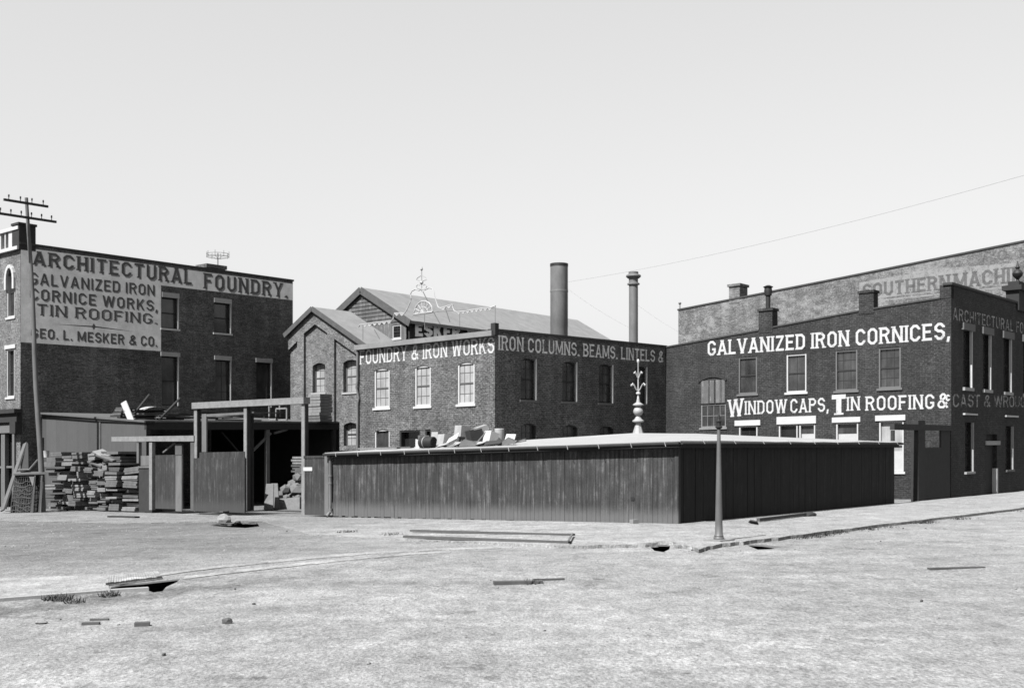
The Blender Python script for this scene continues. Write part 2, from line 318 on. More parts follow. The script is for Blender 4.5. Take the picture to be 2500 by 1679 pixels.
def lettering(mb, F, text, pL, pR, d, T=.17, serif=False, gap=.13, space=.34, off=(0, 0)):
    """pL=(px, y_cap, y_base) at the left end of the line, pR at the right end"""
    G = glyphs(T); tot = 0; lay = []
    for ch in text:
        if ch == ' ': tot += space; continue
        lay.append((ch, tot)); tot += G[ch][0] + gap
    tot -= gap
    uL, vtL = F.uv(pL[0], pL[1]); _, vbL = F.uv(pL[0], pL[2]); uR, vtR = F.uv(pR[0], pR[1]); _, vbR = F.uv(pR[0], pR[2])
    lift = [0]
    def pt(x, y):
        s = (x + off[0]) / tot; y += off[1]; u = uL + (uR - uL) * s; vb = vbL + (vbR - vbL) * s; vt = vtL + (vtR - vtL) * s
        return F.P(u, vb + (vt - vb) * y, d + lift[0] * .0011)
    for ch, x0 in lay:
        lift[0] = 0
        for s in G[ch][1]:
            lift[0] += 1
            if s[0] == 'D':
                (xa, ya), (xb, yb) = s[1], s[2]; w = T / 2 * (1 if xa == xb else 1.02)
                mb.face([pt(x0 + xa - w, ya), pt(x0 + xa + w, ya), pt(x0 + xb + w, yb), pt(x0 + xb - w, yb)])
                if serif:
                    for (x, y) in (s[1], s[2]):
                        if y in (0, 1):
                            lift[0] += 1; e = T * .92; y1 = y + (.085 if y == 0 else -.085)
                            mb.face([pt(x0 + x - e, y), pt(x0 + x + e, y), pt(x0 + x + e, y1), pt(x0 + x - e, y1)])
            else:
                P = s[1]; n = len(P); cl = s[0] == 'C'; L = []; R = []
                for i in range(n):
                    a = Vector(P[i - 1]) if (i or cl) else None; c = Vector(P[(i + 1) % n]) if (i < n - 1 or cl) else None; p = Vector(P[i])
                    d1 = (p - a).normalized() if a is not None else (c - p).normalized(); d2 = (c - p).normalized() if c is not None else d1
                    nn = Vector((-(d1 + d2).y, (d1 + d2).x)); nn.normalize(); k = max(.5, nn.dot(Vector((-d1.y, d1.x)))); nn *= T / 2 / k
                    L.append(p + nn); R.append(p - nn)
                for i in range(n if cl else n - 1):
                    j = (i + 1) % n; mb.face([pt(x0 + q.x, q.y) for q in (R[i], R[j], L[j], L[i])])
    return mb
# ---------------------------------------------------------------- the setting: street, pavement, crossing, gutter pits
def inside(p, poly):
    x, y = p[0], p[1]; c = False; j = len(poly) - 1
    for i in range(len(poly)):
        xi, yi = poly[i][0], poly[i][1]; xj, yj = poly[j][0], poly[j][1]
        if (yi > y) != (yj > y) and x < (xj - xi) * (y - yi) / (yj - yi) + xi: c = not c
        j = i
    return c
def tri_mesh(name, pts, zf, m, edges=(), faces=(), mode=0, drop=(), skirt=0.0):
    V, E, Fc, *_ = geometry.delaunay_2d_cdt([Vector(p[:2]) for p in pts], list(edges), list(faces), mode, 1e-5)
    Fc = [f for f in Fc if not any(inside(sum((V[i] for i in f), Vector((0, 0))) / len(f), h) for h in drop)]
    Fc = [tuple(f) if (V[f[1]] - V[f[0]]).cross(V[f[2]] - V[f[0]]) > 0 else tuple(reversed(f)) for f in Fc]
    vs = [(v.x, v.y, zf(v.x, v.y)) for v in V]
    if skirt:
        cnt = {}
        for f in Fc:
            for a, b in zip(f, f[1:] + f[:1]): cnt[(min(a, b), max(a, b))] = cnt.get((min(a, b), max(a, b)), 0) + 1
        for f in list(Fc):
            for a, b in zip(f, f[1:] + f[:1]):
                if cnt[(min(a, b), max(a, b))] == 1:
                    i = len(vs); vs += [vs[b], vs[a], (vs[a][0], vs[a][1], vs[a][2] - skirt), (vs[b][0], vs[b][1], vs[b][2] - skirt)]; Fc.append((i, i + 1, i + 2, i + 3))
    me = bpy.data.meshes.new(name); me.from_pydata(vs, [], Fc); me.materials.append(MT[m])
    me.polygons.foreach_set('use_smooth', [len(f) == 3 for f in Fc])
    o = bpy.data.objects.new(name, me); COL.objects.link(o); return struct(o)
PITS = [[(268, 1438), (272, 1431), (300, 1425.5), (350, 1422), (440, 1412), (432, 1420), (405, 1432), (397, 1442), (375, 1445), (360, 1440), (300, 1443), (280, 1442)],
        [(498, 1281), (535, 1277), (562, 1279), (590, 1271), (625, 1273), (634, 1284), (600, 1288), (555, 1286)],
        [(1585, 1329), (1637, 1329), (1634, 1340), (1620, 1347), (1598, 1344), (1588, 1335)],
        [(1820, 1327), (1860, 1329), (1912, 1334), (1880, 1340), (1850, 1341), (1830, 1333)]]
PW = [[gpt(*p) for p in poly] for poly in PITS]
def rough(x, y, amp):
    k = max(0., 1 - y / 70)
    n = noise.fractal(Vector((x * .8, y * .8, 3.1)), .9, 2.1, 4) * amp + noise.noise(Vector((x * .21, y * .21, 9))) * amp * 1.6
    n += max(0, noise.noise(Vector((x * .35 + 4, y * 1.5, 7))) - .25) * -amp * 1.4
    return n * k
pts = []
def grid(x0, x1, y0, y1, s, skip=None):
    y = y0
    while y < y1:
        x = x0
        while x < x1:
            p = (x + random.uniform(-.35, .35) * s, y + random.uniform(-.35, .35) * s)
            if not (skip and skip(p)): pts.append(p)
            x += s
        y += s
near = lambda p: abs(p[0]) < 4 + p[1] * .5 and 4 < p[1] < 36
grid(-40, 40, -8, 75, 1.1, near); grid(-26, 26, 4, 36, .2, lambda p: not near(p))
for r in (110, 180, 320, 700):
    for k in range(24): t = k * math.pi / 12; pts.append((r * math.cos(t), 20 + r * math.sin(t)))
ed = []
for poly in PW:
    i = len(pts); pts += [(p.x, p.y) for p in poly]; ed += [(i + k, i + (k + 1) % len(poly)) for k in range(len(poly))]
tri_mesh('ground', pts, lambda x, y: g(x, y) + rough(x, y, .004), 'ground', ed, drop=PW)
for poly in PW:                                            # the pits under the gutter mouths
    c = sum(poly, Vector()) / len(poly); mb = MB(); away = Vector((c.x, c.y, 0)).normalized() * .35
    q = [c + (p - c) * 1.12 + away * (1 if (p - c).dot(away) > 0 else .1) - Vector((0, 0, .07)) for p in poly]; z = Vector((0, 0, -.55))
    for i in range(len(q)): mb.face([q[i - 1], q[i], q[i] + z, q[i - 1] + z])
    mb.face([p + z for p in q]); struct(mb.build('gutter_pit', 'mud'))

def sheet(name, poly, lift, m, step=.35, amp=.01, skirt=.1, drop=()):
    xs = [p[0] for p in poly]; ys = [p[1] for p in poly]; q = [tuple(p[:2]) for p in poly]; y = min(ys)
    while y < max(ys):
        x = min(xs); st = step * max(1, y / 30)
        while x < max(xs):
            p = (x + random.uniform(-.3, .3) * st, y + random.uniform(-.3, .3) * st)
            if inside(p, poly): q.append(p)
            x += st
        y += st
    return tri_mesh(name, q, lambda x, y: g(x, y) + (lift(x, y) if callable(lift) else lift) + noise.fractal(Vector((x * .9, y * .9, 1)), .9, 2, 3) * amp, m, (), [list(range(len(poly)))], 1, drop, skirt)
def wavy(px, n=6, amp=1.2):
    out = []
    for (a, b), (c, d) in zip(px, px[1:]):
        for k in range(n): t = k / n; out.append((a + (c - a) * t, b + (d - b) * t + random.uniform(-amp, amp)))
    return out + [px[-1]]
def fspt(F, u, d=0): x, y = F.xy(u, d); return Vector((x, y, g(x, y)))
front = wavy([(-120, 1266), (60, 1268), (300, 1272), (470, 1270), (640, 1269), (700, 1284), (760, 1299), (990, 1312), (1400, 1330), (1575, 1327)], 5) + wavy([(1645, 1328), (1690, 1332), (1706, 1341), (1726, 1334), (1762, 1326), (1815, 1321), (1900, 1311), (2050, 1291), (2200, 1274), (2330, 1258), (2500, 1239), (2800, 1212)], 5, 1.0)
def plift(x, y): t = min(1, max(0, (x + 4) / 6)); return .018 + .057 * t * t * (3 - 2 * t)
poly = [gpt(*p, .075) for p in front] + [fspt(FSR, 60), fspt(FSR, 30), fspt(FSR, 0), fspt(FS, FS.u(1200)), fspt(FS, FS.u(742)), fspt(FS, FS.u(600), .25), fspt(FS, FS.u(300), .25), fspt(FS, FS.u(60), .25), fspt(FS, FS.u(-100), .25)]
sheet('pavement', poly, plift, 'pave', .4, .010, .085, drop=PW)
def strip(name, pa, pb, lift, m, **k): sheet(name, [gpt(*p) for p in pa] + [gpt(*p) for p in reversed(pb)], lift, m, .3, .002, .02, **k)
strip('crossing', wavy([(-120, 1420), (-20, 1413), (150, 1407), (262, 1408)], 4, .6), wavy([(-120, 1474), (-20, 1464), (150, 1456), (268, 1449)], 4, .6), .010, 'cross')
strip('crossing', wavy([(385, 1401), (520, 1383), (700, 1363.5), (900, 1347), (1080, 1338.5), (1250, 1335)], 6, .5), wavy([(385, 1406), (520, 1388), (700, 1370), (900, 1352.5), (1080, 1343), (1250, 1338)], 6, .5), .010, 'cross')
strip('crossing', wavy([(452, 1407), (560, 1393), (700, 1377.5), (850, 1363), (1000, 1351), (1100, 1346)], 6, .5), wavy([(445, 1415), (560, 1400), (700, 1384), (850, 1368), (1000, 1354.5), (1100, 1349)], 6, .5), .010, 'cross')

# ---------------------------------------------------------------- walls and windows
def lerp_top(top, u):
    for (a, va), (b, vb) in zip(top, top[1:]):
        if a - 1e-6 <= u <= b + 1e-6: return va + (vb - va) * (u - a) / max(b - a, 1e-9)
    return top[0][1] if u < top[0][0] else top[-1][1]
def wall(F, v0, top, holes, m, parent, reveal=.14, arch=(), name='wall', extra=None, thick=.3):
    mb = MB(); top = sorted(top); u0, u1 = top[0][0], top[-1][0]
    us = sorted({u0, u1} | {t[0] for t in top} | {x for h in holes for x in h[:2]}); us = [u for u in us if u0 - 1e-6 <= u <= u1 + 1e-6]
    vs = sorted({v0} | {x for h in holes for x in h[2:4]})
    for ua, ub in zip(us, us[1:]):
        if ub - ua < 1e-4: continue
        um = (ua + ub) / 2; ta, tb = lerp_top(top, ua), lerp_top(top, ub)
        for va, vb in zip(vs, vs[1:] + [None]):
            if vb is None: P = [(ua, va), (ub, va), (ub, tb), (ua, ta)]
            else:
                if any(h[0] - 1e-6 < um < h[1] + 1e-6 and h[2] - 1e-6 < (va + vb) / 2 < h[3] + 1e-6 for h in holes): continue
                P = [(ua, va), (ub, va), (ub, vb), (ua, vb)]
            mb.face([F.P(u, v) for u, v in P], P)
        mb.face([F.P(ua, ta), F.P(ub, tb), F.P(ub, tb, -thick), F.P(ua, ta, -thick)])
        mb.face([F.P(ua, v0, -thick), F.P(ub, v0, -thick), F.P(ub, tb, -thick), F.P(ua, ta, -thick)], [(ua, v0), (ub, v0), (ub, tb), (ua, ta)])
    for h in holes:
        a, b, c, d = h[:4]; r = reveal
        for (p, q) in (((a, c), (a, d)), ((b, d), (b, c)), ((a, d), (b, d)), ((b, c), (a, c))):
            mb.face([F.P(*p), F.P(*q), F.P(*q, -r), F.P(*p, -r)], [(p[0], p[1]), (q[0], q[1]), (q[0] + r, q[1] + r), (p[0] + r, p[1] + r)])
    for a, b, vtop, rise in arch:
        um = (a + b) / 2; N_ = 6
        for s_, e in ((a, um), (b, um)):
            cur = [(s_ + (e - s_) * k / N_, vtop - rise * (1 - k / N_) ** 2) for k in range(N_ + 1)]
            for (x0, y0), (x1, y1) in zip(cur, cur[1:]):
                mb.face([F.P(x0, y0), F.P(x1, y1), F.P(x1, vtop), F.P(x0, vtop)], [(x0, y0), (x1, y1), (x1, vtop), (x0, vtop)])
                mb.face([F.P(x0, y0), F.P(x1, y1), F.P(x1, y1, -reveal), F.P(x0, y0, -reveal)], [(x0, y0), (x1, y1), (x1, y1 + .1), (x0, y0 + .1)])
    if extra: extra(mb)
    return mb.build(name, m, parent)
def coping(F, top, parent, h=.09, proud=.05, m='coping', back=.34, name='coping'):
    mb = MB()
    for (a, va), (b, vb) in zip(top, top[1:]):
        if b - a > .02: mb.fbox(F, a - (.0 if a != top[0][0] else proud), b + (0 if b != top[-1][0] else proud), va + .002, va + h, -back, proud, vb + .002, vb + h)
    return mb.build(name, m, parent)
def window(F, parent, box, holes, frame='greyp', pane='pane', sill=None, lintel=None, arch=None, cols=2, rows=4, reveal=.14, fw=.065, rail=True, proud=.05, sh=.1, blind=None, lin=None, deep=True, archs=None, sash='sash', lit_jamb=False):
    xl, xr, yt, yb = box; xm = (xl + xr) / 2; u0, u1 = sorted((F.u(xl), F.u(xr))); v1 = F.uv(xm, yt)[1]; v0 = F.uv(xm, yb)[1]
    holes.append((u0, u1, v0, v1)); mb = MB(); d0, d1 = -reveal + .002, (-.02 if deep else -reveal + .07)
    ms = MB(); m1 = ms if lit_jamb else mb; e = reveal - .03; dj = -e + .02 if lit_jamb else d1; d0r = d0
    if lit_jamb: d1 = .05; d0r = -.06  # sunlit jamb pale by colour, other sides dark sash paint for shade
    m1.fbox(F, u0 + .002, u0 + fw, v0, v1, d0, dj); mb.fbox(F, u1 - fw, u1 - .002, v0, v1, d0r, d1)
    m1.fbox(F, u0 + fw, u1 - fw, v1 - fw * 1.1, v1 - .002, d0, dj - .012).fbox(F, u0 + fw, u1 - fw, v0 + .002, v0 + fw, d0, dj - .012)
    vm = (v0 + v1) / 2
    if rail: ms.fbox(F, u0 + fw, u1 - fw, vm - .03, vm + .03, d0, -e + .03)
    for i in range(1, cols): u = u0 + (u1 - u0) * i / cols; ms.fbox(F, u - .012, u + .012, v0 + fw, v1 - fw, d0 + .001, -e + .012)
    for i in range(1, rows):
        if rail and i * 2 == rows: continue
        v = v0 + (v1 - v0) * i / rows; ms.fbox(F, u0 + fw, u1 - fw, v - .012, v + .012, d0 + .002, -e + .010)
    w = mb.build('window', frame, parent)
    if ms.v: ms.build('sash', sash, w)
    MB().fbox(F, u0 + .01, u1 - .01, v0 + .01, v1 - .01, -reveal - .03, -e).build('pane', pane, w)
    if blind: MB().fbox(F, u0 + fw, u1 - fw, v0 + fw + (v1 - v0) * blind[0], v0 + fw + (v1 - v0 - 2 * fw) * blind[1], -e + .001, -e + .008).build('blind', 'blind', w)
    if sill: MB().fbox(F, u0 - .08, u1 + .08, v0 - sh, v0 - .002, -reveal, proud).build('sill', sill, w)
    if lin:
        ul, ur = sorted((F.u(lin[0]), F.u(lin[1]))); xm = (lin[0] + lin[1]) / 2
        MB().fbox(F, ul, ur, F.uv(xm, lin[3])[1], F.uv(xm, lin[2])[1], -.03, proud).build('lintel', lintel or 'stone', w)
    if arch: archs.append((u0, u1, v1, arch))
    return w
def shell(parent, F, FR, uL, uR, v0, zt, m, roof='tar', drop=.35):
    """the two far walls and the roof deck that close a block; F and FR meet at u = 0; zt = heights at near corner, L end, far corner, R end"""
    A = F.P(0, 0, 0); B = F.P(uL, 0, 0); D = FR.P(uR, 0, 0); Cc = B + (D - A); mb = MB(); lo = v0
    for p, q, zp, zq in ((B, Cc, zt[1], zt[2]), (Cc, D, zt[2], zt[3])):
        L = (q - p).xy.length; mb.face([(p.x, p.y, lo), (q.x, q.y, lo), (q.x, q.y, zq), (p.x, p.y, zp)], [(0, lo), (L, lo), (L, zq), (0, zp)])
    mb.build('wall', m, parent)
    i = .16; pts = [A + (Cc - A).normalized() * i, B + (D - B).normalized() * i, Cc + (A - Cc).normalized() * i, D + (B - D).normalized() * i]
    MB().face([(p.x, p.y, z - drop) for p, z in zip(pts, zt)]).build('roof', roof, parent)
def painted(F, parent, m, text, pL, pR, d=.006, **k):
    return lettering(MB(), F, text, pL, pR, d, **k).build('lettering', m, parent)
def ptop(F, px): return sorted(F.uv(*p) for p in px)
def zt(F, u, top): return F.P(u, lerp_top(top, u)).z

# ---------------------------------------------------------------- left brick block with the big painted sign wall
b1 = thing('brick_building', F1L.P(0, F1L.gv(0)), 'tall dark brick block at the left edge with a whitewashed sign wall reading ARCHITECTURAL FOUNDRY', 'building')
topR = [F1R.uv(50, 596), F1R.uv(400, 644), F1R.uv(715, 687)]; topR = [(0, topR[0][1])] + topR[1:]; uR1 = topR[-1][0]
H = []
window(F1R, b1, (395, 436, 727, 802), H, 'stone', 'paneR', 'white', lin=(395, 437, 715, 727), cols=1, rows=2, reveal=.22, lintel='stone', lit_jamb=True)
window(F1R, b1, (523, 564, 740, 813), H, 'stone', 'paneR', 'white', lin=(522, 565, 729, 740), cols=1, rows=2, reveal=.22, lit_jamb=True)
window(F1R, b1, (395, 436, 870, 990), H, 'stone', 'paneR', None, lin=(392, 439, 860, 870), cols=1, rows=2, reveal=.22, lit_jamb=True)
window(F1R, b1, (526, 564, 879, 994), H, 'stone', 'paneR', None, lin=(523, 565, 869, 879), cols=2, rows=3, reveal=.22, rail=False, lit_jamb=True)
window(F1R, b1, (626, 663, 885, 994), H, 'stone', 'paneR', None, lin=(624, 665, 875, 885), cols=1, rows=1, reveal=.22, rail=False, lit_jamb=True)
wall(F1R, F1R.gv(0) - .8, topR, H, 'brickB1', b1, .22)
coping(F1R, topR, b1, .10, .05)
def quad_px(F, px, d): return [F.P(*F.uv(*p), d) for p in px], [F.uv(*p) for p in px]
mb = MB(); P_, U_ = quad_px(F1R, [(50.6, 835), (393, 857), (393, 696.5), (50.6, 622)], .004); mb.face(P_, U_)
P_, U_ = quad_px(F1R, [(393, 696.5), (715, 733), (715, 693), (50.6, 603.5), (50.6, 622)], .004); mb.face(P_, U_)
mb.build('sign_panel', 'sign', b1)
for t, pl, pr, k in (("ARCHITECTURAL", (80, 612, 646), (468, 659, 695), dict(serif=True, T=.155, gap=.2)), ("FOUNDRY.", (498, 666, 704), (701, 693, 727), dict(serif=True, T=.155, gap=.22)),
                     ("GALVANIZED IRON", (72, 664, 693), (377, 696, 722), dict(T=.14, gap=.18)), ("CORNICE WORKS,", (73, 703, 731), (384, 734, 760), dict(T=.15, gap=.2)),
                     ("TIN ROOFING.", (90, 741, 769), (383, 767, 791), dict(T=.12, serif=True, gap=.2)), ("GEO. L. MESKER & CO.", (76, 800, 824), (383, 822, 846), dict(T=.16, gap=.17))):
    kk = {**k, 'serif': False}; painted(F1R, b1, 'letS', t, pl, pr, .006, off=(.09, -.10), **kk)
    painted(F1R, b1, 'letD', t, pl, pr, .013, **k)
mb = MB(); mb.face([F1R.P(*F1R.uv(*p), .007) for p in ((128, 791), (229, 799), (332, 810), (229, 795.5))])
mb.face([F1R.P(*F1R.uv(*p), .009) for p in ((229, 806), (234, 797.5), (229, 789), (224, 797))]); mb.build('sign_ornament', 'letD', b1)
# street front, seen at a slant
Hf = []; Af = []
window(F1L, b1, (17, 36, 651, 774), Hf, 'white', 'paneG', 'white', cols=1, rows=2, reveal=.2, arch=.6, archs=Af)
window(F1L, b1, (16, 35, 852, 969), Hf, 'white', 'paneD', 'white', cols=1, rows=2, reveal=.2, lin=(13, 39, 842, 851), lintel='white')
window(F1L, b1, (-26, -6, 665, 785), Hf, 'white', 'paneG', 'white', cols=1, rows=2, reveal=.2, arch=.6, archs=Af)
window(F1L, b1, (-28, -8, 857, 974), Hf, 'white', 'paneD', 'white', cols=1, rows=2, reveal=.2, lin=(-30, -4, 847, 856), lintel='white')
uE = F1L.u(-90); vt = F1L.uv(50, 610)[1]; vs_ = F1L.uv(45, 1030)[1]
door_h = (F1L.u(30), F1L.u(24), F1L.gv(2) - .2, vs_ - .3)
Hs = [(F1L.u(10), F1L.u(-14), F1L.gv(3) + .1, vs_ - .25), (F1L.u(37), F1L.u(14), F1L.gv(1) + .1, vs_ - .25), (F1L.u(-20), F1L.u(-60), F1L.gv(5) + .1, vs_ - .25)]
wall(F1L, F1L.gv(0) - .8, [(0, vt), (uE, vt)], Hf + Hs, 'brickFront', b1, .2, Af)
mb = MB()
for a, b_, c, d in Hs:
    mb.fbox(F1L, a, b_, c, d, -.26, -.2)
mb.build('shop_window', 'paneD', b1)
mb = MB()
for a, b_, c, d in Hs:
    for u in (a, b_): mb.fbox(F1L, u - .1, u + .1, c - .6, d + .1, -.1, .1)
    mb.fbox(F1L, a + .1, b_ - .1, c + 1.9, c + 2.0, -.19, .02)
mb.build('shopfront', 'greyp', b1)
mb = MB(); mb.fbox(F1L, -.15, uE, vs_, vs_ + .25, .0, .28).fbox(F1L, -.2, uE, vs_ + .42, vs_ + .62, .0, .42).fbox(F1L, -.12, uE, vs_ + .25, vs_ + .42, .0, .2)
mb.fbox(F1L, -.14, .4, vs_ - .55, vs_ - .002, .0, .34)
mb.build('shop_cornice', 'darkp', b1)
MB().fbox(F1L, .05, uE, vs_ - .5, vs_ - .12, .02, .16).build('shop_fascia', 'greyp', b1)
mb = MB()                                                    # white pierced parapet
v1 = vt + .02; v2 = F1L.uv(45, 553)[1]
mb.fbox(F1L, 0, uE, v1, v1 + .16, -.3, .18).fbox(F1L, 0, uE, v2 - .16, v2, -.26, .14)
u = .7; k = 0
while u < uE:
    mb.fbox(F1L, u, u + (.34 if k % 4 == 0 else .1), v1 + .16, v2 - .16, -.2, .06); u += .46 if k % 4 else .62; k += 1
mb.build('balustrade', 'white', b1)
MB().fbox(F1L, -.03, .62, vt + .02, F1L.uv(45, 550)[1], -.75, .09).fbox(F1L, -.08, .66, F1L.uv(45, 550)[1], F1L.uv(45, 547)[1] + .05, -.8, .14).build('pedestal', 'darkp', b1)
for a, b_, vtop, rise in Af:                                 # white hoods over the arched windows
    um = (a + b_) / 2; N_ = 8; hw = (b_ - a) / 2
    cur = [(um - hw * math.cos(math.pi * k / N_), vtop - rise + (rise + .02) * math.sin(math.pi * k / N_)) for k in range(N_ + 1)]
    cur = [(cur[0][0], cur[0][1] - .5)] + cur + [(cur[-1][0], cur[-1][1] - .5)]
    mb = MB()
    for (x0, y0), (x1, y1) in zip(cur, cur[1:]): mb.beam(F1L.P(x0, y0, .05), F1L.P(x1, y1, .05), .16, .12, up=Vector((NL.x, NL.y, 0)))
    mb.build('window_hood', 'white', b1)
shell(b1, F1L, F1R, uE, uR1, -1.2, [zt(F1R, 0, topR), zt(F1R, 0, topR), zt(F1R, uR1, topR), zt(F1R, uR1, topR)], 'brickB1')
uc = F1R.u(530); vc = lerp_top(topR, uc)
ch = MB().fbox(F1R, F1R.u(507), F1R.u(552), vc - 1, F1R.uv(530, 655)[1], -1.0, -.08).fbox(F1R, F1R.u(505), F1R.u(555), F1R.uv(530, 655)[1], F1R.uv(530, 646)[1], -1.06, -.02).build('chimney', 'brickB1', b1)
c = F1R.P(uc + .42, F1R.uv(530, 646)[1], -.5); hy = F1R.uv(530, 622)[1] - F1R.uv(530, 646)[1]; mb = MB().tube([c, c + Vector((0, 0, hy + .2))], .03, 6)
for rr_, hh in ((.62, hy), (.62, hy + .14)):
    mb.tube([c + Vector((rr_ * math.cos(t), rr_ * math.sin(t), hh)) for t in [k * math.pi / 8 for k in range(17)]], .014, 4, False)
for k in range(8):
    t = k * math.pi / 4; e = Vector((.62 * math.cos(t), .62 * math.sin(t), 0)); mb.tube([c + Vector((0, 0, hy * .75)), c + e + Vector((0, 0, hy))], .01, 4); mb.tube([c + e + Vector((0, 0, hy - .05)), c + e + Vector((0, 0, hy + .28))], .012, 4)
mb.build('wire_ring', 'iron', ch)

# ---------------------------------------------------------------- foundry wing (white FOUNDRY & IRON WORKS) with its shaded side
bf = thing('foundry_wing', F2L.P(0, F2L.gv(0)), 'two storey brick wing lettered FOUNDRY & IRON WORKS behind the board shed', 'building')
tL = ptop(F2L, [(873, 849), (1208, 813)]); tR = ptop(F2R, [(1208, 808), (1625, 848)]); v0 = F2L.gv(0) - .8
H = []; A = []
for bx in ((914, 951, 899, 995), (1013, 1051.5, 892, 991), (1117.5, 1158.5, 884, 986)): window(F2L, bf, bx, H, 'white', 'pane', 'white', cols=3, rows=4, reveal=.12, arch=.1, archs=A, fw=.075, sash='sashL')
window(F2L, bf, (915, 951, 1048, 1130), H, 'white', 'paneG', 'white', cols=2, rows=2, arch=.1, archs=A)
window(F2L, bf, (976, 1026, 1050, 1140), H, 'darkp', 'paneD', None, cols=1, rows=2, rail=False, reveal=.3)
window(F2L, bf, (1038, 1052, 1048, 1140), H, 'darkp', 'paneD', None, cols=1, rows=2, rail=False, reveal=.3)
tLf = [(t[0], t[1] - .12) for t in tL]
wall(F2L, v0, tLf, H, 'brickF', bf, .14, A)
mb = MB(); (a, va), (b_, vb) = tLf; mb.fbox(F2L, a, b_, va + .002, va + .22, -.2, .22, vb + .002, vb + .22); mb.build('cornice', 'roofTin', bf)
H = []; A = []
for bx in ((1272, 1309, 875, 976), (1373, 1408, 883, 980), (1462, 1496, 889.5, 983.5), (1550, 1579, 895, 985)): window(F2R, bf, bx, H, 'stone', 'paneR', 'greyp', cols=2, rows=4, reveal=.2, arch=.1, archs=A, proud=.03, lit_jamb=True)
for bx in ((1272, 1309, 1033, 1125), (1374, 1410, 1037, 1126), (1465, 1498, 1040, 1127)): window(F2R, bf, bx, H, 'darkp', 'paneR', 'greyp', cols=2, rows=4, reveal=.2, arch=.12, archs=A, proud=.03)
wall(F2R, v0, [(0, tR[0][1])] + tR[1:], H, 'brickF', bf, .2, A)
coping(F2R, tR, bf, .1, .06)
painted(F2L, bf, 'let', "FOUNDRY & IRON WORKS", (879, 855, 890), (1206, 822, 861.5), T=.128, serif=True, gap=.16)
painted(F2R, bf, 'letF', "IRON COLUMNS. BEAMS. LINTELS &", (1217, 818, 854), (1619, 857, 885), T=.14, serif=True, gap=.17)
MB().fbox(F2L, -.12, .12, F2L.uv(1208, 818)[1], F2L.uv(1208, 789)[1], -.12, .12).build('corner_post', 'darkp', bf)
shell(bf, F2L, F2R, tL[-1][0], tR[-1][0], -1, [zt(F2L, 0, tL), zt(F2L, tL[-1][0], tL), zt(F2R, tR[-1][0], tR) - .2, zt(F2R, tR[-1][0], tR)], 'brickF', 'roofTin', .05)
mb = MB(); uE2 = tL[-1][0]; pth = [F2L.P(uE2 - .1, F2L.uv(875, y)[1], .1) for y in (850, 930, 945, 972, 985, 1150)]; pth[2] += Vector((-.05, 0, 0)); pth[3] += Vector((.06, 0, 0))
mb.tube(pth, .055, 8).build('drainpipe', 'iron', bf)

# ---------------------------------------------------------------- corner works (white GALVANIZED IRON CORNICES)
bg_ = thing('corner_works', F3L.P(0, F3L.gv(0)), 'red brick corner works with white lettering GALVANIZED IRON CORNICES, WINDOW CAPS, TIN ROOFING', 'building')
tG = ptop(F3L, [(1625, 849), (1851, 808), (1889, 800), (2095, 761), (2134, 755), (2294, 729.5), (2322, 725)]); tG[0] = (0, tG[0][1]); v0 = F3L.gv(0) - .8
H = []; A = []
window(F3L, bg_, (1803, 1848, 871, 961), H, 'greyp', 'paneG', 'greyp', cols=3, rows=2, reveal=.14)
window(F3L, bg_, (1920, 1968.5, 864, 957), H, 'white', 'paneG', 'white', cols=2, rows=2, reveal=.14)
window(F3L, bg_, (2039.5, 2093, 854, 953), H, 'greyp', 'paneG', 'greyp', cols=3, rows=4, reveal=.14)
window(F3L, bg_, (2145, 2199, 848, 947), H, 'greyp', 'paneG', 'greyp', cols=3, rows=4, reveal=.14)
window(F3L, bg_, (1804, 1849, 1039, 1165), H, 'white', 'paneD', 'white', cols=2, rows=2, reveal=.18, lin=(1794.5, 1857, 1025.5, 1038.5), lintel='white')
window(F3L, bg_, (1901, 1947, 1035, 1163), H, 'white', 'paneD', 'white', cols=1, rows=3, reveal=.18, lin=(1897, 1993, 1016, 1034.5), lintel='white')
window(F3L, bg_, (1951, 1990, 1035, 1161), H, 'white', 'paneG', 'white', cols=1, rows=2, reveal=.18, blind=(0, .83))
window(F3L, bg_, (2041, 2095, 1031, 1159), H, 'white', 'paneG', 'white', cols=1, rows=2, reveal=.18, lin=(2032, 2101, 1018, 1030.5), lintel='white', blind=(0, .8))
window(F3L, bg_, (2146, 2206, 1027, 1151), H, 'white', 'pane', 'white', cols=1, rows=2, reveal=.18, lin=(2137.5, 2211, 1013, 1026.5), lintel='white', blind=(.0, .4))
window(F3L, bg_, (1711, 1772, 986, 1043), H, 'woodL', 'paneG', 'woodL', cols=4, rows=2, reveal=.1, rail=False, deep=False, sash='woodL')
def blocked(mb):     # bricked-up arched opening above the small window
    pass
wall(F3L, v0, tG, H, 'brickG', bg_, .18)
vA = F3L.uv(1740, 919)[1]; ua, ub = sorted((F3L.u(1706), F3L.u(1774))); mb = MB()
cur = [(ua + (ub - ua) * k / 8, vA - .22 * (2 * k / 8 - 1) ** 2) for k in range(9)]
for (x0, y0), (x1, y1) in zip(cur, cur[1:]): mb.beam(F3L.P(x0, y0, .0), F3L.P(x1, y1, .0), .07, .09, up=Vector((NL.x, NL.y, 0)))
mb.build('window_arch', 'darkp', bg_)
mb = MB()
for xa, xb in ((1712, 1730), (1733, 1744), (1748, 1760), (1762, 1770)):
    u0_, u1_ = sorted((F3L.u(xa), F3L.u(xb))); mb.fbox(F3L, u0_, u1_, F3L.uv(1740, 984)[1], F3L.uv(1740, 928)[1], -.02, .015 if xb - xa > 14 else .03)
mb.build('boarded_opening', 'siding', bg_)
H = []; 
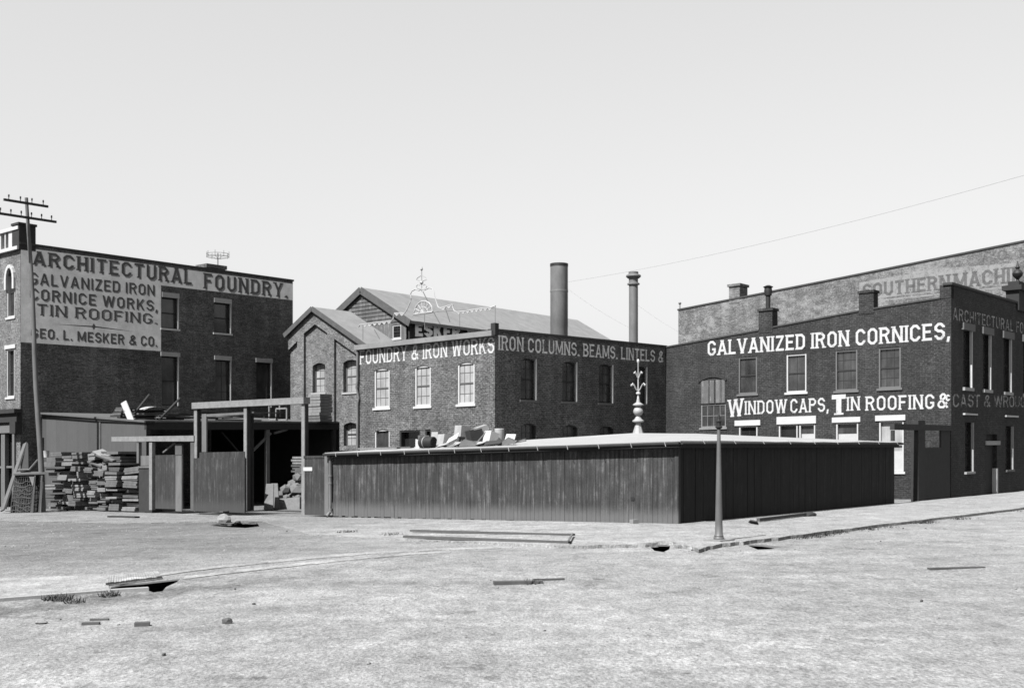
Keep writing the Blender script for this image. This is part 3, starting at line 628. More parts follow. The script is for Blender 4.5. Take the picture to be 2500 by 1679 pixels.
for bx in ((2352, 2372, 807, 946), (2400, 2418, 817, 951), (2450, 2468, 827, 957), (2498, 2514, 836, 962), (2543, 2558, 845, 967)):
    window(F3R, bg_, bx, H, 'white', 'paneR', 'stone', cols=1, rows=2, reveal=.26, lin=(bx[0] - 4, bx[1] + 4, bx[2] - 17, bx[2]), lintel='greyp', fw=.09, proud=.1, sh=.14, lit_jamb=True)
window(F3R, bg_, (2356, 2375, 1031, 1151), H, 'stone', 'paneR', 'stone', cols=1, rows=2, reveal=.26, lin=(2351, 2382, 1009, 1013), lintel='white', proud=.1, lit_jamb=True)
window(F3R, bg_, (2455, 2472, 1040, 1146), H, 'stone', 'paneR', 'greyp', cols=1, rows=2, reveal=.26, lin=(2452, 2482, 1014, 1018), lintel='white', proud=.1, lit_jamb=True)
ud0, ud1 = F3R.u(2408), F3R.u(2434); dh = (ud0, ud1, F3R.gv(ud0) + .02, F3R.uv(2420, 1060)[1]); H.append(dh)
tGR = [F3R.uv(2322, 695), F3R.uv(2475, 739)]; tGR = [(0, tGR[0][1]), tGR[1], (tGR[1][0] * 2.4, tGR[1][1] - .25)]; uE3 = tGR[-1][0]
wall(F3R, v0, tGR, H, 'brickG', bg_, .26)
coping(F3R, tGR, bg_, .1, .07)
for seg in (tG[0:2], tG[2:4], tG[4:6]) if 0 else ([t for t in tG[1:3]], [t for t in tG[3:5]], [t for t in tG[5:7]]): coping(F3L, seg, bg_, .07, .04)
mb = MB().fbox(F3L, 0, tG[1][0], tG[0][1] - .05, F3L.uv(2322, 694)[1], -.34, .0, tG[1][1] - .05); mb.build('corner_pier', 'brickG', bg_)
door = MB().fbox(F3R, dh[0] + .03, dh[1] - .03, dh[2], dh[3], -.26, -.18).build('door', 'darkp', bg_)
MB().fbox(F3R, dh[1] - .16, dh[1] - .002, dh[2], F3R.uv(2430, 1143)[1], -.17, .05).build('lit_door_jamb', 'white', bg_)  # white painted only as high as sunlight reaches on the door reveal
MB().fbox(F3R, F3R.u(2352), F3R.u(2382) + .0, F3R.uv(2365, 1016)[1], F3R.uv(2365, 1012)[1], 0, .02).build('string_course', 'darkp', bg_) if 0 else None
sp = MB().fbox(F3R, F3R.u(2405), F3R.u(2440), F3R.uv(2422, 1086)[1], F3R.uv(2422, 1076)[1], .004, .05).build('name_plate', 'stone', bg_)
painted(F3L, bg_, 'let', "GALVANIZED IRON CORNICES,", (1728, 833, 868.5), (2319, 786, 827.5), T=.15, serif=True, gap=.15, space=.3)
for t, pl, pr, k in (("W", (1778, 976, 1018), (1815, 972, 1015), {}), ("INDOW", (1819, 979, 1012), (1921, 974, 1007.5), {}), ("CAPS,", (1930, 974, 1008), (2023, 970, 1004), {}),
                     ("T", (2031, 964, 1013), (2065, 962, 1011), dict(T=.22)), ("IN", (2068, 969, 1002.5), (2099, 967, 1001), {}), ("ROOFING", (2114, 967.5, 1002), (2281, 962, 997.5), {}), ("&", (2289, 960, 996), (2314, 959, 996), {}), ("C", (2309, 963, 979), (2319.5, 962.5, 978.5), dict(T=.24))):
    painted(F3L, bg_, 'let', t, pl, pr, T=k.get('T', .138), serif=True, gap=.17)
painted(F3R, bg_, 'letFa', "ARCHITECTURAL FOUNDRY", (2326, 750, 780), (2548, 799, 824), T=.13, gap=.2)
painted(F3R, bg_, 'letFb', "CAST & WROUGHT IRON", (2326, 961, 993), (2575, 970, 994), T=.13, gap=.12)
shell(bg_, F3L, F3R, tG[-1][0], uE3, -1, [zt(F3L, 0, tG), zt(F3L, tG[-1][0], tG), zt(F3L, tG[-1][0], tG) , zt(F3L, 0, tG)], 'brickG', 'tar', .4)
for xa, xb, yt_, yb_ in ((1852.5, 1886, 753, 808), (2097, 2133, 709, 762)):
    u0_, u1_ = sorted((F3L.u(xa), F3L.u(xb))); xm = (xa + xb) / 2; vt_ = F3L.uv(xm, yt_ + 6)[1]; dd = (u1_ - u0_) * .72
    c_ = MB().fbox(F3L, u0_, u1_, F3L.uv(xm, yb_ + 4)[1], vt_, -dd, .02).fbox(F3L, u0_ - .05, u1_ + .05, vt_ + .001, F3L.uv(xm, yt_)[1], -dd - .05, .07).build('chimney', 'brickG', bg_)
    if xa < 1900:
        b0 = F3L.P((u0_ + u1_) / 2, F3L.uv(xm, yt_)[1], -dd / 2); s_ = F3L.y * 0 + (b0.y / FPX)
        MB().lathe(b0, [(5.6 * s_, -.2), (5.6 * s_, 32 * s_), (8.5 * s_, 33 * s_), (10 * s_, 44 * s_), (9 * s_, 51 * s_)], 14).lathe(b0, [(9.4 * s_, 51.3 * s_), (12.5 * s_, 54 * s_), (4 * s_, 58 * s_)], 14).build('stovepipe', 'black', c_)
# pedestal and iron urn on the street parapet, at the right edge of the view
up = F3R.u(2487); vp = lerp_top(tGR, up); c0 = F3R.P(up, vp, .0); s_ = c0.y / FPX
ped = MB().fbox(F3R, up - .35, up + 1.2, vp - .3, vp + 34 * s_, -.5, .12).fbox(F3R, up - .5, up + 1.35, vp + 34 * s_, vp + 46 * s_, -.65, .27).fbox(F3R, up - .28, up + 1.1, vp + 46 * s_, vp + 56 * s_, -.42, .1).build('parapet_pedestal', 'darkp', bg_)
MB().lathe(F3R.P(up + .35, vp + 56 * s_, -.15), [(.16, 0), (.12, .06), (.06, .14), (.10, .2), (.22, .32), (.25, .45), (.18, .58), (.07, .66), (.12, .74), (.05, .84), (.02, 1.05)], 14).build('urn', 'black', ped)

# ---------------------------------------------------------------- pale gabled building, left of the foundry wing
bgab = thing('gabled_building', F4L.P(0, F4L.gv(0)), 'pale brick gabled building with sunk wall panels between the sign block and the foundry wing', 'building')
uvg = lambda *p: F4L.uv(*p)
apex = uvg(772, 758); eL = uvg(704, 824); slope = (apex[1] - eL[1]) / (eL[0] - apex[0]); eR = (apex[0] - 6.5, apex[1] - 6.5 * slope)
v0 = F4L.gv(0) - .6; H = []; A = []
for bx in ((763, 794, 886, 958), (838, 874, 878, 957)): window(F4L, bgab, bx, H, 'greyp', 'pane', 'stone', cols=3, rows=4, reveal=.3, arch=.14, archs=A, fw=.05, deep=False, sash='sashL')
window(F4L, bgab, (839, 872, 1031, 1088), H, 'greyp', 'pane', None, cols=3, rows=3, reveal=.3, arch=.14, archs=A, fw=.05, deep=False)
wall(F4L, v0, [eR, apex, (F4L.u(709), apex[1] - slope * (F4L.u(709) - apex[0]))], H, 'brickGab', bgab, .3, A)
mb = MB(); pl = [uvg(*p) for p in ((709, 821), (772, 759), (900, 857), (900, 882), (821, 827), (821, 1140), (804, 1140), (804, 813), (774, 792), (747, 814.5), (747, 1140), (731, 1140), (731, 833), (709, 855))]
mb.prism(F4L, pl, .001, .16); mb.build('pilaster', 'brickGab', bgab)
mb = MB(); rd = Face(F4L.xy(apex[0]), 'R').u(857)
def roofplanes(F, ap, el, er, over, t, depth, m, parent, mb):
    for e in (el, er):
        a = ap; q = [F.P(*a, over), F.P(*e, over), F.P(*e, -depth), F.P(*a, -depth)]; up_ = Vector((0, 0, t)); mb.hexa(q + [p + up_ for p in q])
roofplanes(F4L, (apex[0], apex[1] + .02), (F4L.u(704), uvg(704, 824)[1] + .02), (eR[0], eR[1] + .02), .3, .16, rd, 'roofTin', bgab, mb); mb.build('roof', 'roofTin', bgab)
mb = MB()
for e in ((F4L.u(704), uvg(704, 824)[1]), eR): mb.beam(F4L.P(apex[0], apex[1] + .08, .33), F4L.P(e[0], e[1] + .08, .33), .05, .26, up=Vector((NL.x, NL.y, 0)), roll=math.pi / 2)
mb.build('barge_board', 'woodM', bgab)
mb = MB()
for u in (F4L.u(709), eR[0] + .3):
    p = F4L.P(u, 0, -.3); q = F4L.P(u, 0, -rd); mb.face([(p.x, p.y, -1), (q.x, q.y, -1), (q.x, q.y, apex[1] - slope * abs(u - apex[0])), (p.x, p.y, apex[1] - slope * abs(u - apex[0]))])
mb.build('wall', 'brickGab', bgab)

# ---------------------------------------------------------------- long gabled foundry hall behind
bh = thing('foundry_hall', F5L.P(0, F5L.gv(0)), 'long timber gabled hall with a wide pale roof rising behind the foundry wing', 'building')
apex = F5L.uv(885, 710); sl_ = .56; eL = (apex[0] + 6, apex[1] - 6 * sl_); eR = (F5L.u(1006), apex[1] - sl_ * (apex[0] - F5L.u(1006))); dep = F5L.P(*apex, 0); Rl = Face(F5L.xy(apex[0]), 'R'); dl = Rl.u(1410)
H = []; window(F5L, bh, (958, 979, 793, 826), H, 'white', 'paneD', 'white', cols=2, rows=4, reveal=.1)
wall(F5L, F5L.gv(0) - .6, [(eR[0] + .5, eR[1] + .28), apex, (eL[0] - .5, eL[1] + .28)], H, 'siding', bh, .12)
mb = MB()
for k in range(22):                                          # clapboards
    v = apex[1] - .5 - k * .24; hw = (apex[1] - v) / sl_ - .3
    if hw > .2: mb.fbox(F5L, apex[0] - min(hw, apex[0] - eR[0] - .55), apex[0] + min(hw, 5.4), v, v + .17, .001, .03 + random.uniform(0, .01)) if v > F5L.uv(968, 790)[1] else mb.fbox(F5L, apex[0] - .6, apex[0] + min(hw, 5.4), v, v + .17, .001, .03)
mb.build('clapboards', 'siding', bh)
mb = MB(); roofplanes(F5L, (apex[0], apex[1] + .02), (eL[0], eL[1] + .02), (eR[0], eR[1] + .02), .16, .18, dl, 'roofTin', bh, mb); mb.build('roof', 'roofTin', bh)
mb = MB()
for e in (eL, eR): mb.beam(F5L.P(apex[0], apex[1] + .03, .19), F5L.P(e[0], e[1] + .03, .19), .06, .42, up=Vector((NL.x, NL.y, 0)), roll=math.pi / 2)
mb.build('barge_board', 'woodM', bh)
mb = MB()
for u in (eL[0] - .5, eR[0] + .5):
    p = F5L.P(u, 0, -.2); q = F5L.P(u, 0, -dl); zz = apex[1] - sl_ * abs(u - apex[0]); mb.face([(p.x, p.y, -1), (q.x, q.y, -1), (q.x, q.y, zz), (p.x, p.y, zz)])
p1_, p2_, p3_ = F5L.P(eL[0] - .5, 0, -dl), F5L.P(eR[0] + .5, 0, -dl), F5L.P(*apex, -dl); mb.face([(p1_.x, p1_.y, -1), (p2_.x, p2_.y, -1), (p2_.x, p2_.y, eR[1]), p3_, (p1_.x, p1_.y, eL[1])])
mb.build('wall', 'siding', bh)
WR = Face(F5L.xy(eR[0] + .42, 0), 'R'); mb = MB(); mb.fbox(WR, .1, dl - .3, eR[1] - 2.4, eR[1] - .12, .0, .12); mb.build('sign_board', 'darkp', bh)
painted(WR, bh, 'letO2', "ESKER &", (1010, 788, 821), (1156, 801, 828), .125, T=.24, gap=.1)

# ---------------------------------------------------------------- high old wall of the machine works at the back right
bm_ = thing('machine_works', F6L.P(0, F6L.gv(0)), 'long pale weathered brick warehouse at the back right with faded lettering SOUTHERN MACHI', 'building')
tM = [F6L.uv(1656, 758), F6L.uv(2050, 681), F6L.uv(2500, 591), F6L.uv(2700, 551)]; tM = sorted(tM)
wall(F6L, F6L.gv(0) - .8, tM, [], 'brickOld', bm_)
coping(F6L, tM, bm_, .1, .05)
mb = MB()
for px in ([(2098, 733), (2480, 690), (2480, 642), (2300, 655), (2098, 690)],):
    P_, U_ = quad_px(F6L, px, .003); mb.face(P_, U_)
P_, U_ = quad_px(F6L, [(2098, 741), (2480, 700), (2480, 697), (2098, 737)], .003); mb.face(P_, U_)
mb.build('sign_band', 'band', bm_)
painted(F6L, bm_, 'letO', "SOUTHERN MACHINE", (2106, 694, 727), (2527, 645, 684), .007, T=.18, serif=True, gap=.12, space=.12)
painted(F6L, bm_, 'letO', "C. L", (2435, 612, 636), (2510, 601, 626), .007, T=.15, gap=.14)
u0_, u1_ = sorted((F6L.u(1780), F6L.u(1806))); MB().fbox(F6L, u0_, u1_, F6L.uv(1793, 740)[1], F6L.uv(1793, 699)[1], -1, .02).fbox(F6L, u0_ - .08, u1_ + .08, F6L.uv(1793, 699)[1], F6L.uv(1793, 693)[1], -1.08, .1).build('chimney', 'brickOld', bm_)
q = F6L.P(tM[-1][0], tM[-1][1]); MB().tube([q + Vector((.1, 0, -3)), q + Vector((.1, 0, .45))], .05, 6).lathe(q + Vector((.1, 0, .42)), [(.09, 0), (.09, .1)], 8).build('vent_pipe', 'iron', bm_)
MR = Face(F6L.xy(tM[-1][0]), 'R'); ML = Face(F6L.xy(tM[0][0]), 'R'); e = 14; mb = MB(); zA, zB = F6L.P(*tM[-1]).z, F6L.P(*tM[0]).z
a0, a1 = MR.P(0, 0), MR.P(e, 0); c0_, c1_ = ML.P(0, 0), ML.P(e, 0)
for p, q_, z1, z2 in ((a0, a1, zA, zA), (a1, c1_, zA, zB), (c1_, c0_, zB, zB)): L = (q_ - p).xy.length; mb.face([(p.x, p.y, -1), (q_.x, q_.y, -1), (q_.x, q_.y, z2), (p.x, p.y, z1)], [(0, -1), (L, -1), (L, z2), (0, z1)])
mb.build('wall', 'brickOld', bm_)
MB().face([(a0.x, a0.y, zA - .3), (c0_.x, c0_.y, zB - .3), (c1_.x, c1_.y, zB - .3), (a1.x, a1.y, zA - .3)]).build('roof', 'tar', bm_)

# ---------------------------------------------------------------- smokestacks
def stack(name, px0, px1, yt_, Y, m, label, prof=None):
    xm = (px0 + px1) / 2; c = at(xm, 1110, Y); r = (px1 - px0) / 2 / FPX * Y; zt_ = at(xm, yt_, Y).z; s = Y / FPX
    base = Vector((c.x, c.y, g(c.x, c.y) + 3.5)); t = thing(name, base, label, 'chimney'); h = zt_ - base.z
    return t, base, r, h, s
Yk = 58
t, b0, r, h, s = stack('smokestack', 1343.5, 1386.5, 645, Yk, 'iron', 'wide plain iron smokestack rising behind the wing lettered IRON COLUMNS')
MB().lathe(b0, [(r * .97, 0), (r * .97, h * .3), (r * .99, h * .3 + .01), (r * .99, h * .62), (r, h * .62 + .01), (r, h)], 28).build('flue', 'iron', t)
MB().lathe(b0 + Vector((0, 0, h + .001)), [(r * 1.03, -.12), (r * 1.03, .02), (r * .8, .021)], 28).build('rim', 'black', t)
MB().lathe(b0 + Vector((0, 0, h - 66 * s)), [(r * 1.02, -.05), (r * 1.03, 0), (r * 1.02, .05)], 28).build('band', 'iron', t)
t, b0, r, h, s = stack('fluted_smokestack', 1535.5, 1557.5, 664, 61, 'iron', 'slender iron smokestack with a moulded collar like a column capital')
MB().lathe(b0, [(r, 0), (r, h - 32 * s)], 20).build('flue', 'iron', t)
MB().lathe(b0 + Vector((0, 0, h - 32 * s)), [(r * 1.0, 0), (15 * s, 1 * s), (15 * s, 4 * s), (r * 1.02, 6 * s), (r * 1.02, 15 * s), (16 * s, 18 * s), (18.5 * s, 21 * s), (18 * s, 24 * s), (12 * s, 27 * s), (12 * s, 32 * s), (8 * s, 32.2 * s)], 20).build('capital', 'iron', t)
# ---------------------------------------------------------------- low board shed at the street corner
sh_ = thing('board_shed', FS.P(0, FS.gv(0)), 'low dark board shed with a bright tin roof on the street corner', 'shed')
uLs = FS.u(812); uRs = FSR.u(2183); OV = .2
vA, vB = FS.uv(1655, 1076)[1], FS.uv(806, 1105)[1]; vC = FSR.uv(2185, 1079)[1]
mb = MB(); F = FS; topF = [(0, vA - .06), (uLs, vB - .06)]
def boards(F, u0, u1, vbot, vt0, vt1, w, mb):     # one wall of upright boards, none quite true
    n = max(1, round((u1 - u0) / w)); w = (u1 - u0) / n
    for i in range(n):
        a, b_ = u0 + i * w, u0 + (i + 1) * w; t0, t1 = vt0 + (vt1 - vt0) * i / n, vt0 + (vt1 - vt0) * (i + 1) / n; d = random.uniform(0, .012); bt = vbot(a) + random.uniform(-.04, .03)
        mb.fbox(F, a + .003, b_ - .003, bt, t0, -.05, d, bt, t1)
boards(FS, 0, uLs, lambda u: FS.gv(u) + .05, vA - .06, vB - .06, .165, mb); mb.build('front_wall', 'shedF', sh_)
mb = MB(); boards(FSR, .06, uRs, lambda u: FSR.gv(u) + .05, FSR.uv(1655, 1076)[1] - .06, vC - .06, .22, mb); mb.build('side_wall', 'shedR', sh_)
MB().fbox(FS, -.03, .09, FS.gv(0) + .02, vA - .05, -.09, .025).build('corner_board', 'shedF', sh_)
A0, B0, D0 = FS.P(0, 0), FS.P(uLs, 0), FSR.P(uRs, 0); C0 = B0 + (D0 - A0); mb = MB()
for p, q in ((B0, C0), (C0, D0)): L = (q - p).xy.length; mb.face([(p.x, p.y, -.4), (q.x, q.y, -.4), (q.x, q.y, 2.1), (p.x, p.y, 2.0)], [(0, 0), (L, 0), (L, 2.4), (0, 2.4)])
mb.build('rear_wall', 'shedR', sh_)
def z3(p, z): return Vector((p.x, p.y, z))
zE = FS.P(0, vA).z; zL = FS.P(uLs, vB).z; zR = FSR.P(uRs, vC).z
eC = z3(A0 + (NL.to_3d() + NR.to_3d()) * OV, zE); eL_ = z3(B0 + (NL.to_3d() - NR.to_3d()) * OV, zL); eR_ = z3(D0 + (NR.to_3d() - NL.to_3d()) * OV, zR); eB = z3(C0 - (NL.to_3d() + NR.to_3d()) * OV, zL + zR - zE)
ra, rb = at(1545, 1057, 43.5), at(1700, 1058, 43.8)
mb = MB()
def eave(p, q, n_=14):
    return [p + (q - p) * (k / n_) + Vector((0, 0, random.uniform(-.018, .014) if 0 < k < n_ else 0)) for k in range(n_ + 1)]
eF, eS, eK1, eK2 = eave(eL_, eC), eave(eC, eR_), eave(eR_, eB), eave(eB, eL_)
for ed_, top_ in ((eF, (ra, rb)), (eS, (rb, rb)), (eK1, (rb, ra)), (eK2, (ra, ra))):
    n_ = len(ed_) - 1
    for k in range(n_):
        t0, t1 = top_[0] + (top_[1] - top_[0]) * (k / n_), top_[0] + (top_[1] - top_[0]) * ((k + 1) / n_); dz = Vector((0, 0, -.045))
        mb.face([ed_[k], ed_[k + 1], t1, t0] if (t1 - t0).length > .01 else [ed_[k], ed_[k + 1], t0]); mb.face([ed_[k] + dz, ed_[k + 1] + dz, ed_[k + 1], ed_[k]])
mb.build('roof', 'roofPale', sh_)
mb = MB(); i_ = (ra + rb) / 2
for p, q in ((eL_, eC), (eC, eR_)):
    ii = lambda v: v + (Vector((i_.x, i_.y, v.z)) - v) * .012
    p_, q_ = ii(p), ii(q); dz = Vector((0, 0, -.055)); mb.beam(p_ + dz * 2.2, q_ + dz * 2.2, .04, .15)
mb.build('fascia', 'darkp', sh_)
mb = MB(); gl = eL_ + NL.to_3d() * .05 + Vector((0, 0, -.07)); gc = eC + NL.to_3d() * .05 + Vector((0, 0, -.07)); mb.tube([gl, gc], .05, 8)
mb.tube([eC + NR.to_3d() * .05 + Vector((0, 0, -.06)), eR_ + NR.to_3d() * .05 + Vector((0, 0, -.06))], .045, 8)
mb.build('gutter', 'woodD', sh_)
for (p, q, n_, nn) in ((gl, gc, 13, NL), (eC, eR_, 9, NR)):
    for k in range(n_):
        c = p + (q - p) * ((k + .6) / n_); MB().beam(c + nn.to_3d() * .05 + Vector((0, 0, .05)), c + nn.to_3d() * .09 + LD.to_3d() * -.07 + Vector((0, 0, -.08)), .012, .012).build('gutter_hook', 'tin', sh_)
u = FS.u(811.5); dp = [FS.P(u, FS.uv(811, y)[1], d) for y, d in ((1113, .2), (1122, .09), (1235, .09), (1250, .12), (1259, .28))]
ds = MB().tube(dp, .058, 10).build('downspout', 'iron', sh_)
for y in (1161, 1179, 1243): MB().tube([FS.P(u, FS.uv(811, y)[1] + e, .09) for e in (-.03, .03)], .072, 10).build('collar', 'iron', ds)
MB().fbox(FS, FS.u(1549), FS.u(1541), FS.uv(1545, 1221)[1], FS.uv(1545, 1213)[1], .012, .02).build('knot_hole_dark', 'black', sh_)  # black plate on the boards painting the dark inside of a hole
tag(MB().box(gpt(1548, 1284) + Vector((0, 0, .07)), .2, .16, .12, Matrix.Rotation(.6, 3, 'Z')).build('stone_block', 'stoneG'), 'small pale stone block against the foot of the board shed wall', 'block')

# roof furniture: galvanised finial, then the heap of tin work
c = at(1558, 1056, 45.2); s = c.y / FPX; c.z -= .12
fin = thing('roof_finial', c, 'tall galvanised finial with scrolls and a ball standing on the shed roof ridge', 'finial')
mb = MB()
w0, w1, h = 13.5 * s, 5.5 * s, 24 * s + .12
mb.lathe(c, [(w0 * 1.1, 0), (w0, .1), (w1 * 1.15, h * .9), (w1, h)], 8).build('base', 'tin', fin)
MB().lathe(c + Vector((0, 0, h)), [(5 * s, 0), (14 * s, 3 * s), (14 * s, 5.5 * s), (9 * s, 9 * s), (5.5 * s, 15 * s), (5 * s, 17 * s)], 24).build('collar', 'tin', fin)
MB().lathe(c + Vector((0, 0, h + 17 * s)), [(4 * s, 0), (9 * s, 3 * s), (12 * s, 9 * s), (12 * s, 13 * s), (9 * s, 19 * s), (5 * s, 21 * s), (7 * s, 24 * s), (13 * s, 26 * s), (13 * s, 28 * s), (5 * s, 33 * s), (3 * s, 42 * s)], 24).build('ball', 'tin', fin)
z0 = h + 58 * s; MB().lathe(c + Vector((0, 0, z0)), [(3 * s, 0), (1.6 * s, 10 * s), (6 * s, 13 * s), (5.5 * s, 16 * s), (1.5 * s, 18 * s), (1.3 * s, 88 * s), (3.2 * s, 91 * s), (3 * s, 95 * s), (.5 * s, 98 * s)], 12).build('spindle', 'tinB', fin)
for zz, rr, up_ in ((z0 + 18 * s, 20 * s, 20 * s), (z0 + 50 * s, 11 * s, 17 * s)):
    for k in range(4):
        t = k * math.pi / 2 + .7; e = Vector((math.cos(t), math.sin(t), 0))
        pts_ = [c + Vector((0, 0, zz)), c + e * rr * .35 + Vector((0, 0, zz + up_ * .35)), c + e * rr * .7 + Vector((0, 0, zz + up_ * .85)), c + e * rr * .95 + Vector((0, 0, zz + up_)), c + e * rr * 1.12 + Vector((0, 0, zz + up_ * .8))]
        sc = MB().tube(pts_, [1.4 * s, 1.3 * s, 1.2 * s, 1.2 * s, 1 * s], 6).build('scroll', 'tinB', fin)
        MB().lathe(pts_[-1] + Vector((0, 0, -1.8 * s)), [(1 * s, 0), (2.6 * s, 1.4 * s), (2.2 * s, 3 * s), (.5 * s, 3.8 * s)], 8).build('knob', 'tinB', sc)
def roofpt(px, d):       # on the front slope of the shed roof, d metres behind the eave
    u = FS.u(px) ; u = (FS.x - NL.x * d - (px - 1250) / FPX * (FS.y - NL.y * d)) / ((px - 1250) / FPX * FS.D.y - FS.D.x)
    p = FS.P(u, 0, -d); n = (eC - eL_).cross(rb - eL_); k = eL_.z - (n.x * (p.x - eL_.x) + n.y * (p.y - eL_.y)) / n.z; return Vector((p.x, p.y, k + .004))
def sheetm(mb, a, b_, c_, d_, t=.008):
    n = (Vector(b_) - Vector(a)).cross(Vector(d_) - Vector(a)).normalized() * t; q = [Vector(p) for p in (a, b_, c_, d_)]; mb.hexa(q + [p + n for p in q]); return mb
def openbox(name, px, d, w, dp_, h_, rot, m, label, cat, lid=False, tilt=0.0, t=.012):
    c = roofpt(px, d); R = Matrix.Rotation(rot, 3, 'Z') @ Matrix.Rotation(tilt, 3, 'Y'); mb = MB(); lift = abs(math.sin(tilt)) * w / 2
    def pc(x, y, z, sx, sy, sz):
        mb.box(c + Vector((0, 0, lift)) + R @ Vector((x, y, z)), sx, sy, sz, R)
    pc(0, 0, 0, w, dp_, t); pc(-w / 2 + t / 2, 0, t, t, dp_, h_); pc(w / 2 - t / 2, 0, t, t, dp_, h_); pc(0, -dp_ / 2 + t / 2, t, w - 2 * t, t, h_); pc(0, dp_ / 2 - t / 2, t, w - 2 * t, t, h_)
    if lid: pc(0, 0, h_ + t, w, dp_, t)
    return tag(mb.build(name, m), label, cat)
JG = 'tin scraps heaped on the shed roof'
for px, d, L, m, lab in ((925, 1.3, 2.0, 'woodL', 'long pale plank lying flat at the left end of the tin heap'), (965, 1.7, 1.7, 'woodM', 'long grey plank lying behind the pale one on the shed roof')):
    p = roofpt(px, d); e = LD.to_3d() * L / 2 + Vector((0, 0, -.01)); tag(MB().beam(p + e + Vector((0, 0, .05)), p - e + Vector((0, 0, .05)), .2, .05).build('plank', m), lab, 'plank', 'planks lying on the shed roof')
p = roofpt(1021, 1.2); tag(sheetm(MB(), p + LD.to_3d() * .11, p - LD.to_3d() * .09, p - LD.to_3d() * .02 + Vector((0, 0, .3)), p + LD.to_3d() * .1 + Vector((0, 0, .33)), .03).build('tin_offcut', 'tinB'), 'small bright upright tin offcut at the left edge of the heap', 'tin sheet', JG)
p = roofpt(1044, 1.2) + Vector((0, 0, .2)); dr = tag(MB().tube([p + LD.to_3d() * .3, p + LD.to_3d() * .28, p - LD.to_3d() * .28, p - LD.to_3d() * .3], [.18, .2, .2, .18], 18).build('drum', 'black'), 'black metal drum lying on its side in the tin heap', 'drum')
MB().tube([p + LD.to_3d() * .1, p + LD.to_3d() * .07], .21, 18).build('hoop', 'tin', dr)
openbox('tin_box', 1034, 1.9, .34, .3, .42, .3, 'iron', 'dark tin box behind the black drum on the shed roof', 'box', True)
openbox('tin_box', 1064, 1.6, .26, .3, .5, .9, 'tin', 'narrow upright tin box just right of the black drum', 'box', False, .15)
openbox('tin_box', 1085, 1.3, .42, .4, .36, .65, 'tin', 'grey tin box under the big tilted white sheet', 'box', True, .2)
p = roofpt(1103, .95); X = LD.to_3d(); Zu = Vector((0, 0, 1)); tag(sheetm(MB(), p + X * .26 + Zu * .12, p - X * .24 + Zu * .30, p - X * .16 + Zu * .50 - NL.to_3d() * .2, p + X * .3 + Zu * .3 - NL.to_3d() * .2, .015).build('tin_sheet', 'tinB'), 'large bright tin sheet tilted on top of the grey box', 'tin sheet', JG)
p = roofpt(1122, .8); tag(sheetm(MB(), p + X * .5 + Zu * .02, p - X * .3 + Zu * .10, p - X * .38 + Zu * .2 - NL.to_3d() * .4, p + X * .3 + Zu * .06 - NL.to_3d() * .4, .02).build('tin_sheet', 'iron'), 'dark bent sheet lying low in front of the bright one', 'tin sheet', JG)
openbox('tin_box', 1127, 1.7, .4, .35, .36, .75, 'tin', 'square tin box perched high in the middle of the heap', 'box', True, .12, ).location.z += .3
openbox('tin_box', 1140, 1.9, .5, .4, .3, .3, 'iron', 'dark tin tray beneath the perched square box', 'box', True)
openbox('wooden_crate', 1163, 1.9, .46, .42, .5, .45, 'woodD', 'tall dark open crate behind the slanting plank on the shed roof', 'crate', False, -.22)
p = roofpt(1157, .95); tag(MB().beam(p + Zu * .03, p - X * .42 + Zu * .62 - NL.to_3d() * .3, .09, .03).build('plank', 'woodL'), 'short pale plank slanting up across the tin heap', 'plank', 'planks lying on the shed roof')
openbox('tin_box', 1195, 1.2, .36, .34, .40, .7, 'tinB', 'bright tin box with a black shaded side near the right of the heap', 'box', True, .28)
p = roofpt(1219, 1.7) + Zu * .02; tag(MB().lathe(p, [(.15, 0), (.16, .03), (.16, .52), (.14, .54)], 18).build('tin_cylinder', 'tin'), 'upright tin cylinder behind the bright box', 'cylinder')
openbox('tin_box', 1184, 2.2, .4, .3, .6, .5, 'tin', 'tall grey tin box at the back of the heap', 'box', True, -.3)
p = roofpt(1242, 1.2); tag(sheetm(MB(), p + X * .22 + Zu * .02, p - X * .2 + Zu * .02, p - X * .22 + Zu * .36 - NL.to_3d() * .12, p + X * .18 + Zu * .37 - NL.to_3d() * .12, .02).build('square_tin_sheet', 'tinB'), 'pale square panel propped at the right end of the heap', 'panel', JG)
p = roofpt(1215, .7); tag(sheetm(MB(), p + X * .6 + Zu * .01, p - X * .45 + Zu * .05, p - X * .5 + Zu * .12 - NL.to_3d() * .4, p + X * .4 + Zu * .06 - NL.to_3d() * .4, .02).build('tin_sheet', 'iron'), 'dark flat sheet lying under the bright tin box', 'tin sheet', JG)
for k, (dx, hh, lab) in enumerate(((-.1, .06, 'thin stick poking out right of the tin heap'), (.12, .12, 'upper thin stick crossing the one at the right of the heap'))):
    p = roofpt(1262, 1.2 + k * .25); tag(MB().beam(p + X * .35 + Zu * .04, p - X * .38 + Zu * (.08 + hh), .035, .03).build('stick', 'woodM'), lab, 'stick')

